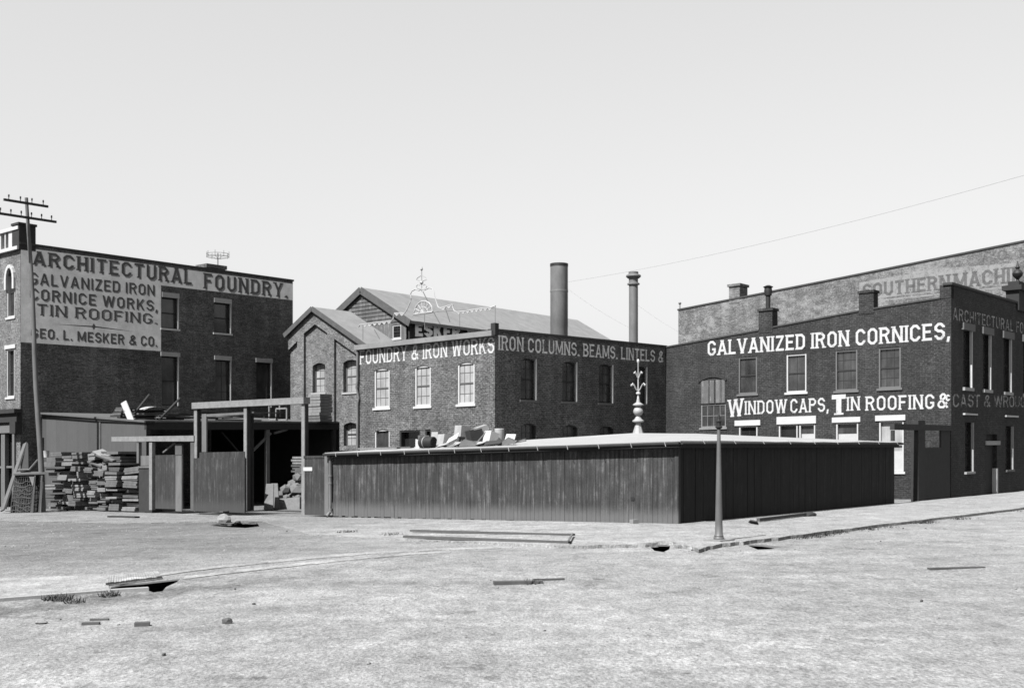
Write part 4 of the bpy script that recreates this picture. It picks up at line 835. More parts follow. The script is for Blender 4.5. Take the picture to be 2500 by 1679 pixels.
for i in range(9):
    px = 1082 + i * 20 + random.uniform(-8, 8); p = roofpt(px, random.uniform(.55, 1.0)); w1_, h1_ = random.uniform(.25, .5), random.uniform(.06, .2); a = random.uniform(-.5, .5)
    X_ = (X * math.cos(a) + NL.to_3d() * math.sin(a)); tag(sheetm(MB(), p + X_ * w1_ + Zu * .01, p - X_ * w1_ + Zu * random.uniform(.01, .12), p - X_ * w1_ * random.uniform(.3, .9) + Zu * h1_ - NL.to_3d() * .25, p + X_ * w1_ * random.uniform(.3, 1) + Zu * (h1_ + random.uniform(-.04, .1)) - NL.to_3d() * .25, .01).build('tin_scrap', random.choice(('tin', 'iron', 'iron', 'woodD', 'woodM'))), 'crumpled tin scrap lying along the front foot of the heap on the shed roof', 'scrap', 'tin scraps at the foot of the heap')
# ---------------------------------------------------------------- lean-to lumber shed along the sign wall
FW = Face(FS.xy(0, -1.1), 'L'); lt = thing('lumber_shed', FW.P(FW.u(357), FW.gv(FW.u(357))), 'open fronted lumber shed with a grey sheeted end wall against the sign building', 'shed')
u357, u245, u50 = FW.u(357), FW.u(245), FW.u(51); v357, v245, v50 = FW.uv(357, 1032)[1], FW.uv(245, 1028)[1], FW.uv(50, 1014)[1]
wall(FW, FW.gv(u245) - .4, [(u357, v357), (u245, v245), (u50 - .05, v50)], [], 'leanto', lt, thick=.06, name='end_wall')
mb = MB(); mb.fbox(FW, u357 - .05, u245, v357 + .002, v357 + .1, -.4, .08, v245 + .002, v245 + .1).fbox(FW, u245, u50 - .06, v245 + .002, v245 + .1, -.4, .08, v50 + .002, v50 + .1); mb.build('coping', 'woodD', lt)
MB().fbox(FW, u245 - .07, u245 + .05, FW.gv(u245), v245 - .01, .002, .04).build('joint_strip', 'woodM', lt)
FO = Face(FW.xy(u357), 'R'); uO = FO.u(829); zO0 = FW.P(u357, v357).z; vO = FO.uv(829, 1034)[1]; v00 = zO0
q0, q1 = FO.P(-.1, v00 + .02), FO.P(uO, vO + .02); k0, k1 = z3(F1R.P(.9, 0, .06), FW.P(u50, v50).z + .02), z3(F1R.P(uO - .5, 0, .06), FW.P(u50, v50).z + .12)
mb = MB(); dz = Vector((0, 0, .08)); mb.hexa([q0, q1, k1, k0, q0 + dz, q1 + dz, k1 + dz, k0 + dz]); mb.build('roof', 'tar', lt)
MB().fbox(FO, 0, uO, v00 - .3, v00 - .002, -.14, -.02, vO - .3, vO - .002).build('eave_beam', 'woodD', lt)
for px in (363, 500, 655, 745, 818):
    u = FO.u(px); MB().fbox(FO, u - .1, u + .1, FO.gv(u) - .2, v00 + (vO - v00) * u / uO - .31, -.17, -.01).build('post', 'wood' if px in (655,) else 'woodD', lt)
u = FO.u(668)
for sgn, L in ((-1, 1.9), (1, .9)): MB().beam(FO.P(u + sgn * .1, vO - .5, -.09), FO.P(u + sgn * L, vO - .5 - L * .75, -.09) if sgn < 0 else FO.P(u + L, vO - .32, -.09), .1, .1).build('brace', 'wood', lt)
u = FO.u(560); MB().beam(FO.P(u, vO - .45, -.6), FO.P(u + 1.2, vO - 1.6, -.6), .07, .07).build('brace', 'woodD', lt)
bw = FO.u(829); mb = MB(); p = FO.P(bw, 0); q = z3(F1R.P(uO - .4, 0, .08), 0); mb.face([(p.x, p.y, -.8), (q.x, q.y, -.8), (q.x, q.y, k1.z), (p.x, p.y, q1.z)], [(0, 0), (9, 0), (9, 3), (0, 3)]); mb.build('rear_wall', 'woodD', lt)
# boards laid on its roof
def leanroof(px, t):    # t: 0 at the open eave .. 1 at the sign wall
    u = FO.u(px); s_ = u / uO; return (q0 + (q1 - q0) * s_) * (1 - t) + (k0 + (k1 - k0) * s_) * t + Vector((0, 0, .085))
RG = 'boards laid on the lumber shed roof'
xr = RD.to_3d()
for i in range(34):
    px = random.choice((385, 400, 430, 460, 500, 545, 600, 640, 660, 560)) + random.uniform(-25, 25); t = .03 + (i % 6) * .04; L = random.uniform(1.0, 2.8); pu = max(FO.u(px), L / 2 + .1) / uO; p = (q0 + (q1 - q0) * pu) * (1 - t) + (k0 + (k1 - k0) * pu) * t + Vector((0, 0, .085)) + Vector((0, 0, .03 + .07 * (i // 6) + random.uniform(0, .02))); a = random.uniform(-.05, .05)
    e = (xr + LD.to_3d() * a).normalized() * L / 2
    tag(MB().beam(p - e, p + e + Vector((0, 0, random.uniform(0, .06))), random.uniform(.14, .24), .055).build('plank', random.choice(('woodM', 'wood', 'woodD'))), 'weathered board lying lengthwise along the lumber shed roof edge', 'plank', RG)
for i in range(6):
    p = leanroof(362 + i * 2, .05 + .03 * i); e = LD.to_3d() * (.75 - .06 * i); p += Vector((0, 0, .06 + .085 * i))
    p = FW.P(FW.u(268 + i * 3), FW.uv(268, 1027)[1] + .14 + .085 * i, -.3)
    tag(MB().beam(p - RD.to_3d() * .1, p + RD.to_3d() * random.uniform(1.2, 2.0), random.uniform(.5, .9), .075).build('plank', random.choice(('wood', 'woodD', 'woodM'))), 'board in the ragged pile over the joint of the grey end wall', 'plank', 'boards piled on the end wall')
p = FW.P(FW.u(312), FW.uv(312, 1030)[1] + .1, .0); tag(sheetm(MB(), p + LD.to_3d() * -.05, p - LD.to_3d() * .5, p + LD.to_3d() * .12 + Zu * .86, p + LD.to_3d() * .5 + Zu * .74, .04).build('white_board', 'white'), 'bright white board leaning over the edge of the lumber shed roof', 'board')
for (xa, ya, xb, yb, lab) in ((318, 1022, 365, 963, 'dark pole leaning up from the shed roof beside the white board'), (389, 1024, 440, 972, 'dark pole leaning up from the shed roof left of the gateway')):
    Y_ = FO.P(FO.u(max(xa, 360)), 0).y if xa > 357 else FW.P(FW.u(xa), 0).y
    tag(MB().tube([at(xa, ya, Y_ + .1), at(xb, yb, Y_ + .6)], .055, 7).build('pole', 'woodD'), lab, 'pole', 'poles leaning on the lumber shed roof')
p = leanroof(425, .12) + Zu * .45; mb = MB(); cur = [(k * .22 - .7, .12 - .25 * (k / 3 - 1) ** 2 * .6) for k in range(7)]
for (x0, y0), (x1, y1) in zip(cur, cur[1:]): sheetm(mb, p + xr * x0 + Zu * y0, p + xr * x1 + Zu * y1, p + xr * x1 + Zu * (y1 + .02) + LD.to_3d() * .5, p + xr * x0 + Zu * (y0 + .02) + LD.to_3d() * .5, .012)
tag(mb.build('curved_tin_sheet', 'tinB'), 'bright curved tin sheet lying on the boards of the lumber shed roof', 'tin sheet')
def frame_crate(px, t, w, h_, lab):
    p = leanroof(px, t); c_ = thing('window_sash', p, lab, 'sash', 'old frames on the lumber shed roof'); mb = MB()
    D_ = LD.to_3d() * -1
    for a, b_ in (((0, 0), (w, 0)), ((0, h_), (w, h_)), ((0, 0), (0, h_)), ((w, 0), (w, h_))): mb.beam(p + D_ * a[0] + Zu * (a[1] + .05), p + D_ * b_[0] + Zu * (b_[1] + .05), .07, .07, up=Vector((NL.x, NL.y, 0)))
    mb.build('frame', 'woodL', c_)
frame_crate(689, .04, .8, .55, 'pale open frame standing on the lumber shed roof inside the gateway'); frame_crate(698, .12, .8, .8, 'taller pale open frame behind the smaller one inside the gateway')
for i in range(9):
    p = leanroof(792, .03) + Vector((0, 0, .05 + .155 * i)); e = LD.to_3d() * -.45; rj = random.uniform(-.05, .05)
    tag(MB().beam(p - e + xr * rj, p + e + xr * rj, .8, .14).build('lumber_bundle', random.choice(('woodL', 'wood', 'woodL'))), 'short bundle in the neat stack at the right end of the lumber shed roof', 'lumber', 'stack at the right end of the lumber shed roof')

# ---------------------------------------------------------------- yard fence: side doorway, gateway, end panel
def fpost(F, xa, xb, ya, yb, d0, d1, m, parent, name): 
    u0, u1 = sorted((F.u(xa), F.u(xb))); xm = (xa + xb) / 2; return MB().fbox(F, u0, u1, F.uv(xm, yb)[1], F.uv(xm, ya)[1], d0, d1).build(name, m, parent)
dw = thing('side_doorway', FS.P(FS.u(410), FS.gv(FS.u(410))), 'small board door under a low pale header beam between the lumber stacks and the gateway', 'doorway')
u0, u1 = FS.u(478), FS.u(277); MB().fbox(FS, u0, u1, FS.uv(478, 1077)[1], FS.uv(478, 1063)[1], -.12, .1, FS.uv(277, 1077)[1], FS.uv(277, 1066)[1]).build('header_beam', 'woodL', dw)
fpost(FS, 367, 374, 1079, 1244, -.1, .06, 'woodL', dw, 'post'); fpost(FS, 468, 477, 1078, 1246, -.1, .06, 'woodM', dw, 'post'); fpost(FS, 336, 341, 1079, 1130, -.1, .05, 'wood', dw, 'post')
door = fpost(FS, 377, 444, 1110, 1242, -.1, -.04, 'fence', dw, 'door'); fpost(FS, 425, 441, 1084, 1110, -.13, -.05, 'woodM', dw, 'upper_stile')
MB().beam(FS.P(FS.u(389), FS.uv(389, 1104)[1], -.2), FS.P(FS.u(416), FS.uv(416, 1082)[1], -.2), .08, .06).build('brace', 'wood', dw)
fpost(FS, 339, 367, 1112, 1136, -.09, -.05, 'wood', dw, 'rail')
MB().fbox(FS, FS.u(443), FS.u(428), FS.gv(FS.u(430)) + .1, FS.uv(436, 1112)[1], -.04, -.01).build('stile', 'wood', door)
gw = thing('yard_gateway', FS.P(FS.u(610), FS.gv(FS.u(610))), 'tall timber gateway with a pale header beam and one closed board leaf', 'gateway')
u0, u1 = FS.u(747), FS.u(474); MB().fbox(FS, u0, u1, FS.uv(747, 985.5)[1], FS.uv(747, 969.5)[1], -.2, .12, FS.uv(474, 998)[1], FS.uv(474, 983)[1]).build('header_beam', 'woodL', gw)
for xa, xb, ya, yb, d0, d1, m in ((476, 483, 997, 1248, -.06, .08, 'woodL'), (597.5, 604.5, 992, 1246, -.02, .06, 'woodL'), (738.5, 746, 986, 1256, -.05, .08, 'woodL')): fpost(FS, xa - .3, xb + .5, ya, yb, -.13, .02, 'woodD', gw, 'post'), fpost(FS, xa, xb, ya, yb, .022, .05, m, gw, 'lit_post_face')  # dark timber paints the post's shaded side, pale board its sunlit front
leaf = fpost(FS, 479, 604, 1117, 1249, .082, .13, 'fence', gw, 'gate_leaf'); fpost(FS, 491, 601, 1103, 1117.2, .04, .078, 'fence', leaf, 'upper_panel'); fpost(FS, 491, 502, 1010, 1103, -.1, -.03, 'wood', leaf, 'stile')
fpost(FS, 502, 598, 1008, 1014, -.1, -.04, 'wood', leaf, 'rail')
Yg = FS.P(FS.u(605), 0).y; mb = MB(); mb.hexa([at(604.5, 1246, Yg + .05), at(605.5, 1246, Yg + .05), at(613.5, 1245, Yg + .4), at(612, 1245, Yg + .4), at(604.5, 1003, Yg + .05), at(605.5, 1003, Yg + .05), at(613.5, 1010, Yg + .4), at(612, 1010, Yg + .4)]); mb.build('swung_leaf', 'woodD', gw)
MB().hexa([at(613, 1245, Yg + .42), at(620, 1245, Yg + .36), at(620, 1245, Yg + .46), at(613, 1245, Yg + .46), at(613, 1010, Yg + .42), at(620, 1010, Yg + .36), at(620, 1010, Yg + .46), at(613, 1010, Yg + .46)]).build('leaf_edge', 'woodM', gw)
fp = thing('fence_panel', FS.P(FS.u(775), FS.gv(FS.u(775))), 'low board fence panel with a white label between gateway and shed', 'fence')
fpost(FS, 744, 799, 1112, 1257, -.02, .04, 'fence', fp, 'panel'); fpost(FS, 796, 806, 1113, 1257, .02, .075, 'wood', fp, 'post'); fpost(FS, 743.5, 765, 1140, 1149, .041, .06, 'white', fp, 'label_plate'); fpost(FS, 744, 799, 1112, 1118, .042, .06, 'fence', fp, 'rail')
# things seen in the yard
def lump(name, p, r, m, label, cat, group=None, sq=(1, 1, .7), n=.3, rot=0):
    bm = bmesh.new(); bmesh.ops.create_icosphere(bm, subdivisions=1 if 'rubble' in name else 2, radius=1); o_ = Vector((random.uniform(0, 50), random.uniform(0, 50), 0)); R = Matrix.Rotation(rot, 3, 'Z')
    for v in bm.verts:
        k = 1 + n * noise.noise(v.co * 1.4 + o_) + n * .5 * noise.noise(v.co * 3.5 + o_); c = v.co * k; v.co = R @ Vector((c.x * r * sq[0], c.y * r * sq[1], c.z * r * sq[2] + r * sq[2] * .55))
    me = bpy.data.meshes.new(name); bm.to_mesh(me); bm.free(); me.materials.append(MT[m]); o = bpy.data.objects.new(name, me); COL.objects.link(o); o.location = p; return tag(o, label, cat, group)
for px, py, Y_, r in ((700, 1214, 0, .34), (714, 1212, 0, .38), (728, 1212, 0, .4), (739, 1208, 0, .4), (696, 1190, 0, .28), (709, 1186, 0, .3), (722, 1188, 0, .36), (733, 1184, 0, .38), (727, 1160, 1, .3), (735, 1146, 1, .3), (737, 1170, 1, .36), (716, 1176, 1, .3)):
    b_ = at(px, py + 6, 52.6 + random.uniform(-.3, .5)); b_.z -= r * .4
    lump('rubble_block', b_, r, 'rubble', 'pale block in the rubble heap seen through the open gateway', 'rubble', 'rubble heap in the yard', (1, .9, .8), .35, random.random() * 3)
tag(sheetm(MB(), at(690, 1246, 51.2), at(742, 1244, 51), at(742, 1212, 51), at(690, 1216, 51.2), .5).build('stone_slab', 'stoneG'), 'long pale slab on the ground under the rubble heap in the yard', 'slab')
for xa, xb, xt, yt_, lab in ((645, 668, 655, 1182, 'broad weathered board leaning just right of the open gate'), (664, 683, 668, 1181, 'second leaning board just behind the broad one in the gateway'), (676, 694, 680, 1200, 'shortest dark board leaning at the right of the three by the gate')):
    a_, b_ = gpt(xa, 1246 - (xa - 645) * .12), gpt(xb, 1246 - (xa - 645) * .12); t = at(xt - 4, yt_, a_.y + .9); w_ = (b_ - a_); tag(sheetm(MB(), a_, b_, t + w_ * .8, t, .05).build('plank', 'wood' if xa < 676 else 'woodM'), lab, 'plank', 'boards leaning in the gateway')
for i in range(6):
    p = FS.P(FS.u(597 + i % 2 * 3), FS.uv(597, 1152 - i * 7)[1], -2.6); tag(MB().beam(p, p + RD.to_3d() * 1.7, .75, .075).build('plank', 'woodL' if i > 2 else 'woodM'), 'pale board in the pile just inside the open gate', 'plank', 'pile inside the gate')
for i in range(9):
    u = FS.u(460) ; p = FS.P(u, FS.gv(u) + .12 + i * .2, -1.5); tag(MB().beam(p + LD.to_3d() * random.uniform(-.1, .1), p + RD.to_3d() * 1.4, .7, .16).build('plank', random.choice(('woodM', 'wood', 'woodL'))), 'board in the stack glimpsed in the gap left of the gate leaf', 'plank', 'stack in the gap by the gate')

# ---------------------------------------------------------------- lumber stacks by the pole
ST = [(107, 135, 1103, 'the stack touching the utility pole'), (136, 162, 1112, 'the second stack right of the utility pole'), (166, 196, 1116, 'the third stack right of the utility pole'),
      (205, 226, 1116, 'the stack just right of the dark gap'), (228, 252, 1100, 'the tallest toppling stack'), (256, 286, 1106, 'the stack left of the squared pile'), (292, 330, 1136, 'the squared pile beside the small door')]
for si, (xa, xb, yt_, lab) in enumerate(ST):
    ua, ub = FS.u(xb), FS.u(xa); um = (ua + ub) / 2; v = FS.gv(um, -.3) + .06; vt_ = FS.uv((xa + xb) / 2, yt_)[1]; k = 0
    while v < vt_:
        h_ = random.choice((.09, .12, .17, .22, .28)); top_ = v > vt_ - 1.0; j = random.uniform(-.06, .06) * (2.2 if top_ else 1); w_ = (ub - ua) * random.uniform(.72, .98); tl = random.uniform(-.02, .02) * (4 if top_ and si in (3, 4, 6) else 1); d1 = random.uniform(-.35, .08)
        c = um + j; a_, b_ = c - w_ / 2, c + w_ / 2; mb = MB(); nb = max(1, round(h_ / .085)); back = d1 - (random.uniform(1.0, 1.5) if si != 6 else .8)
        for q in range(nb):     # a strapped bundle: its boards end unevenly
            e0, e1 = random.uniform(-.05, .03), random.uniform(-.03, .05); mb.fbox(FS, a_ + e0, b_ + e1, v + h_ * q / nb + .003, v + h_ * (q + 1) / nb - .003, back, d1 + random.uniform(-.06, 0), v + h_ * q / nb + .003 + tl, v + h_ * (q + 1) / nb - .003 + tl)
        tag(mb.build('lumber_bundle', random.choice(('woodL', 'wood', 'wood', 'woodL', 'wood') if random.random() > .2 else ('woodM',))), 'bundle of rough boards in ' + lab, 'lumber', 'bundles of ' + lab)
        v += h_ + abs(tl) + random.choice((.015, .03, .09)); k += 1
for i, (xa, ya, xb, yb) in enumerate(((214, 1104, 272, 1122), (218, 1100, 250, 1118), (205, 1124, 236, 1136), (238, 1108, 270, 1114))):
    tag(MB().beam(FS.P(FS.u(xa), FS.uv(xa, ya)[1], -.4), FS.P(FS.u(xb), FS.uv(xb, yb)[1], -.3 - i * .07), .5, .07, roll=.25).build('lumber_board', 'woodL' if i % 2 else 'wood'), 'loose board sliding askew on top of the toppling stack', 'lumber', 'askew boards on the toppling stack')
ua, ub = FS.u(366), FS.u(334); cr = thing('dark_bin', FS.P(ua, FS.gv(ua)), 'dark open wooden bin with a pale edge right of the squared lumber pile', 'bin')
MB().fbox(FS, ua, ub, FS.gv(ua) + .02, FS.uv(350, 1142)[1], -.6, -.1).build('body', 'woodD', cr); MB().fbox(FS, ua, ub, FS.uv(350, 1142)[1] + .002, FS.uv(350, 1137)[1], -.62, -.06).build('rim', 'wood', cr)

# ---------------------------------------------------------------- lattice crate, leaning boards, pole
c0 = gpt(20, 1253); Yc = c0.y
lc = thing('lattice_bin', gpt(65, 1253), 'dark lattice sided bin with a pale top board at the foot of the utility pole', 'bin')
FL = Face((gpt(20, 1253).x, gpt(20, 1253).y), 'R'); FX = Vector((1, .12, 0)).normalized()
def bx(px, py, back=0): return at(px, py, Yc + back)
mb = MB(); zc = Zu * .07
sheetm(mb, bx(33, 1160), bx(112, 1157), bx(112, 1154, .7), bx(33, 1156, .7), .07); mb.build('top_board', 'wood', lc)
mb = MB(); mb.hexa([bx(26, 1255, .3), bx(100, 1255, .3), bx(100, 1252, .9), bx(26, 1252, .9), bx(38, 1162, .3), bx(108, 1160, .3), bx(108, 1157, .75), bx(38, 1157, .75)]); mb.build('body', 'woodD', lc)
mb = MB()
for i in range(9):
    t = i / 8; mb.tube([bx(24 + 50 * t, 1254, .05 + random.uniform(0, .03)), bx(37 + 42 * t, 1162, .1)], .012, 5)
for i in range(9):
    t = (i + .3) / 9; a = 36 - 12 * t; b_ = 79 - 5 * t; y = 1163 + 90 * t
    mb.tube([bx(a + (b_ - a) * k / 6, y + random.uniform(-4, 4), .06) for k in range(7)], .012, 5)
mb.build('lattice', 'wood', lc)
for xs in ((74, 80, 84, 87), (93, 97, 100, 104)): MB().hexa([bx(xs[0], 1255), bx(xs[1], 1255), bx(xs[1], 1254, .1), bx(xs[0], 1254, .1), bx(xs[2], 1160), bx(xs[3], 1160), bx(xs[3], 1160, .1), bx(xs[2], 1160, .1)]).build('leg', 'woodM', lc)
MB().hexa([bx(71, 1163, -.02), bx(84, 1163, -.02), bx(84, 1163, .03), bx(71, 1163, .03), bx(79.5, 1186, -.02), bx(80.5, 1186, -.02), bx(80.5, 1186, .03), bx(79.5, 1186, .03)]).build('corner_gusset', 'woodL', lc)
tag(MB().beam(at(6, 1246, Yc - .1), at(62, 1082, Yc + 1.6), .32, .07, up=Vector((NL.x, NL.y, 0))).build('plank', 'wood'), 'long pale board leaning over the lattice bin at the left edge', 'plank')
tag(sheetm(MB(), at(52, 1155, Yc + .5), at(71, 1150, Yc + .5), at(70, 1083, Yc + 1.5), at(66, 1085, Yc + 1.5), .05).build('board_offcut', 'woodD'), 'dark pointed offcut standing behind the long leaning board', 'board')
mb = MB().tube([bx(44, 1147, .4), bx(72, 1146, .4), bx(93, 1122, .4)], .05, 6); tag(mb.build('bent_rail', 'wood'), 'bent pale rail lying on top of the lattice bin', 'rail')
tag(MB().beam(gpt(-3, 1248), gpt(20, 1249), .25, .1).build('step_block', 'stoneG'), 'pale stone step block at the foot of the leaning board', 'step')
b0 = gpt(105, 1251); Yp = b0.y; tp = at(66, 483, Yp - .3); s = Yp / FPX
up_ = thing('utility_pole', b0, 'leaning wooden utility pole with two crossarms in front of the sign wall', 'utility pole')
mid = [b0 + (tp - b0) * k / 10 + Vector((.03 * math.sin(k * 1.1), 0, 0)) for k in range(11)]; mid[0] = b0 - Zu * .3
MB().tube(mid, [(7.2 - .32 * k) * s for k in range(11)], 12).build('pole', 'wood', up_)
for ya, xl, xr_, yl, yr, n_ in ((0, 10.5, 117.5, 488.5, 503.5, 4), (1, -9, 138, 521, 541, 6)):
    q = at((xl + xr_) / 2, (yl + yr) / 2, Yp - .45); Lh = (xr_ - xl) / 2 * s / (RD.x - (65 - 1250) / FPX * RD.y) * 1.0
    dz_ = RD.to_3d() + Vector((0, 0, .012)); arm = MB().beam(q - dz_ * Lh, q + dz_ * Lh, .085, .10).build('crossarm', 'woodD', up_)
    for k in range(n_):
        c = q + dz_ * Lh * (-1 + 2 * (k + .35) / (n_ - .3)) * .96; MB().lathe(c + Zu * .06, [(.018, 0), (.018, .08), (.034, .1), (.038, .17), (.02, .2)], 8).build('insulator', 'black', arm)
tag(MB().lathe(at(113, 1116, Yp + .75), [(.1, 0), (.13, .28), (.14, .3)], 14).build('pail', 'tinB'), 'small bright pail perched on the boards right behind the utility pole', 'pail')

# ---------------------------------------------------------------- street lamp column
b0 = gpt(1755, 1320, .07); s = b0.y / FPX
lp = thing('lamp_post', b0, 'iron street lamp column without its lantern at the pavement corner', 'lamp post')
MB().box(b0 - Zu * .01, 54 * s, 54 * s, 5.5 * s, Matrix.Rotation(.69, 3, 'Z')).build('plinth', 'stoneG', lp)
mb = MB(); b1_ = b0 + Zu * (5 * s)
mb.lathe(b1_, [(13 * s, 0), (13 * s, 3 * s), (11 * s, 5.5 * s), (12 * s, 8 * s), (9.8 * s, 11 * s), (8.9 * s, 40 * s), (6.6 * s, 150 * s), (4.1 * s, 268 * s)], 20).build('shaft', 'post', lp)
MB().lathe(b1_ + Zu * 268 * s, [(4.6 * s, 0), (6 * s, 1 * s), (8.8 * s, 4 * s), (8.8 * s, 6.5 * s), (5.4 * s, 8 * s), (5.4 * s, 12 * s), (5.4 * s, 16 * s), (7.4 * s, 17.5 * s), (7.4 * s, 20.5 * s), (4 * s, 21.5 * s), (3.4 * s, 24 * s)], 18).build('head', 'black', lp)
MB().lathe(b1_ + Zu * 290 * s, [(3.2 * s, 0), (3.8 * s, 6 * s), (2.6 * s, 13 * s), (1.6 * s, 20 * s), (1.0 * s, 29 * s)], 8).build('burner', 'black', lp)

# ---------------------------------------------------------------- side gate at the corner works
sg = thing('side_gate', FSR.P(FSR.u(2250), FSR.gv(FSR.u(2250))), 'dark timber gate frame closing the yard between shed and corner works', 'gate')
u0, u1 = FSR.u(2180), FSR.u(2321); MB().fbox(FSR, u0, u1, FSR.uv(2250, 1050)[1], FSR.uv(2250, 1036)[1], -.12, .06).build('header_beam', 'woodD', sg)
fpost(FSR, 2239, 2256, 1026, 1226, -.25, .05, 'woodD', sg, 'post'); fpost(FSR, 2257, 2321, 1092, 1224, -.1, -.02, 'woodD', sg, 'board_panel'); fpost(FSR, 2299, 2321, 1050, 1092, -.1, -.02, 'woodD', sg, 'upper_panel'); fpost(FSR, 2180.5, 2183.5, 1050, 1076, -.1, .02, 'woodD', sg, 'hanger')
for i, (px, py, L, a) in enumerate(((2200, 1210, 1.6, .3), (2212, 1205, 1.3, -.4), (2222, 1214, 1.0, .1))):
    p = gpt(px, py); e = Vector((math.cos(a), math.sin(a), .1)) * L / 2; tag(MB().beam(p - e + Zu * .1, p + e + Zu * .1, .14, .06).build('plank', ('woodD', 'wood', 'woodD')[i]), ('dark board lying in the gap between shed and side gate', 'paler board lying across the dark one in the gap', 'short dark board at the foot of the side gate')[i], 'plank', 'boards in the side passage')

# ---------------------------------------------------------------- pressed-metal cresting on the foundry roof
FC = Face(F2L.xy(0, -1.2), 'L'); zz = lambda x, y: (860 + .16274 * x, 640 + .16274 * y)
cs = thing('roof_cresting', FC.P(*FC.uv(1090, 815)), 'white openwork metal cresting with a spire standing on the foundry wing roof', 'cresting')
def cp(x, y, d=0): return FC.P(*FC.uv(*zz(x, y)), d)
PL = [(95, 975), (110, 940), (160, 935), (250, 920), (350, 905), (470, 895), (590, 880), (612, 850), (622, 800), (632, 765), (700, 762), (785, 765), (815, 720), (840, 665), (868, 600), (884, 540), (874, 480), (890, 435), (950, 405), (1000, 425), (1040, 400)]
PR = [(1040, 400), (1085, 418), (1150, 385), (1200, 395), (1222, 445), (1236, 515), (1262, 590), (1290, 680), (1330, 688), (1420, 660), (1500, 635), (1512, 690), (1530, 730), (1570, 745), (1690, 735), (1800, 715), (1980, 690), (2060, 685), (2150, 655)]
for P_ in (PL, PR): MB().tube([cp(*p) for p in P_], .028, 6).build('scroll_rail', 'tinC', cs)
for (a, b_) in (((160, 935), (590, 880)), ((632, 765), (785, 765)), ((1330, 688), (1500, 635)), ((1570, 745), (2100, 675))):
    n_ = max(2, int((b_[0] - a[0]) / 62)); mb = MB()
    for k in range(n_):
        x0 = a[0] + (b_[0] - a[0]) * k / n_; x1 = a[0] + (b_[0] - a[0]) * (k + .96) / n_; y0 = a[1] + (b_[1] - a[1]) * k / n_; y1 = a[1] + (b_[1] - a[1]) * (k + 1) / n_
        p_, q_, r_ = cp(x0, y0 + 8), cp(x1, y1 + 8), cp((x0 + x1) / 2, (y0 + y1) / 2 + 42); w_ = NL.to_3d() * .012; mb.face([p_ + w_, q_ + w_, r_ + w_]); mb.face([r_ - w_, q_ - w_, p_ - w_])
    mb.build('lambrequin', 'tinC', cs)
mb = MB().tube([cp(1040, 440), cp(1040, 110)], .026, 6)
for y, w_ in ((125, 14), (330, 20)): mb.lathe(cp(1040, y + 8), [(.02, 0), (w_ * .0045, .08), (.02, .2)], 8)
mb.build('spire', 'tin', cs)
for sgn in (-1, 1):
    MB().tube([cp(1040, 300), cp(1040 + sgn * 35, 275), cp(1040 + sgn * 75, 262), cp(1040 + sgn * 60, 235), cp(1040 + sgn * 15, 205)], .022, 5).build('leaf_scroll', 'tin', cs)
    MB().tube([cp(1040 + sgn * 10, 400), cp(1040 + sgn * 60, 400), cp(1040 + sgn * 78, 365), cp(1040 + sgn * 55, 330), cp(1040 + sgn * 25, 345)], .022, 5).build('leaf_scroll', 'tin', cs)
cx, cy = 1066, 762; mb = MB(); ar = []
for k in range(8):
    t = math.pi * (k + .1) / 7.2; ex, ey = cx + 140 * math.cos(t), cy + 12 * math.cos(t) * -1.4 - 180 * math.sin(t); mb.tube([cp(cx, cy), cp(ex, ey)], .024, 6); ar.append((ex, ey))
mb.tube([cp(*p) for p in ar], .034, 6); mb.tube([cp(cx + (x - cx) * .5, cy + (y - cy) * .5) for x, y in ar], .03, 5); mb.tube([cp(920, 782), cp(1205, 745)], .034, 6); mb.build('fan', 'tinC', cs)
for a, b_ in (((1085, 780), (1085, 1010)), ((1180, 680), (1320, 930)), ((1390, 670), (1465, 900)), ((1612, 745), (1612, 960)), ((2145, 660), (2145, 960)), ((160, 935), (160, 1170)), ((330, 1010), (410, 1150)), ((575, 890), (575, 1110)), ((1060, 440), (1140, 600)), ((1510, 640), (1500, 700))):
    MB().beam(cp(*a), cp(*b_, -.0), .028, .028).build('strut', 'iron', cs)
MB().tube([cp(900, 815), cp(1300, 740), cp(2145, 690)], .012, 5).build('tie_rod', 'iron', cs)

# ---------------------------------------------------------------- wires
def wire(name, a, b_, sag, r, label, cat, parent=None):
    pts_ = [a + (b_ - a) * k / 24 - Zu * sag * 4 * (k / 24) * (1 - k / 24) for k in range(25)]; mb = MB().tube(pts_, r, 5)
    return tag(mb.build(name, 'iron'), label, cat) if parent is None else mb.build(name, 'iron', parent)
wire('overhead_wire', at(2600, 400, 34), at(1388, 688, 57.6), .3, .0042, 'thin overhead wire slanting across the sky down to the wide smokestack', 'wire')
wire('guy_wire', at(1557, 745, 61), at(1660, 812, 66), .05, .0026, 'short guy wire running right from the slender smokestack', 'wire')
wire('guy_wire', at(1386, 705, 58), at(1537, 800, 62), .1, .0024, 'faint guy wire running between the two smokestacks', 'wire')

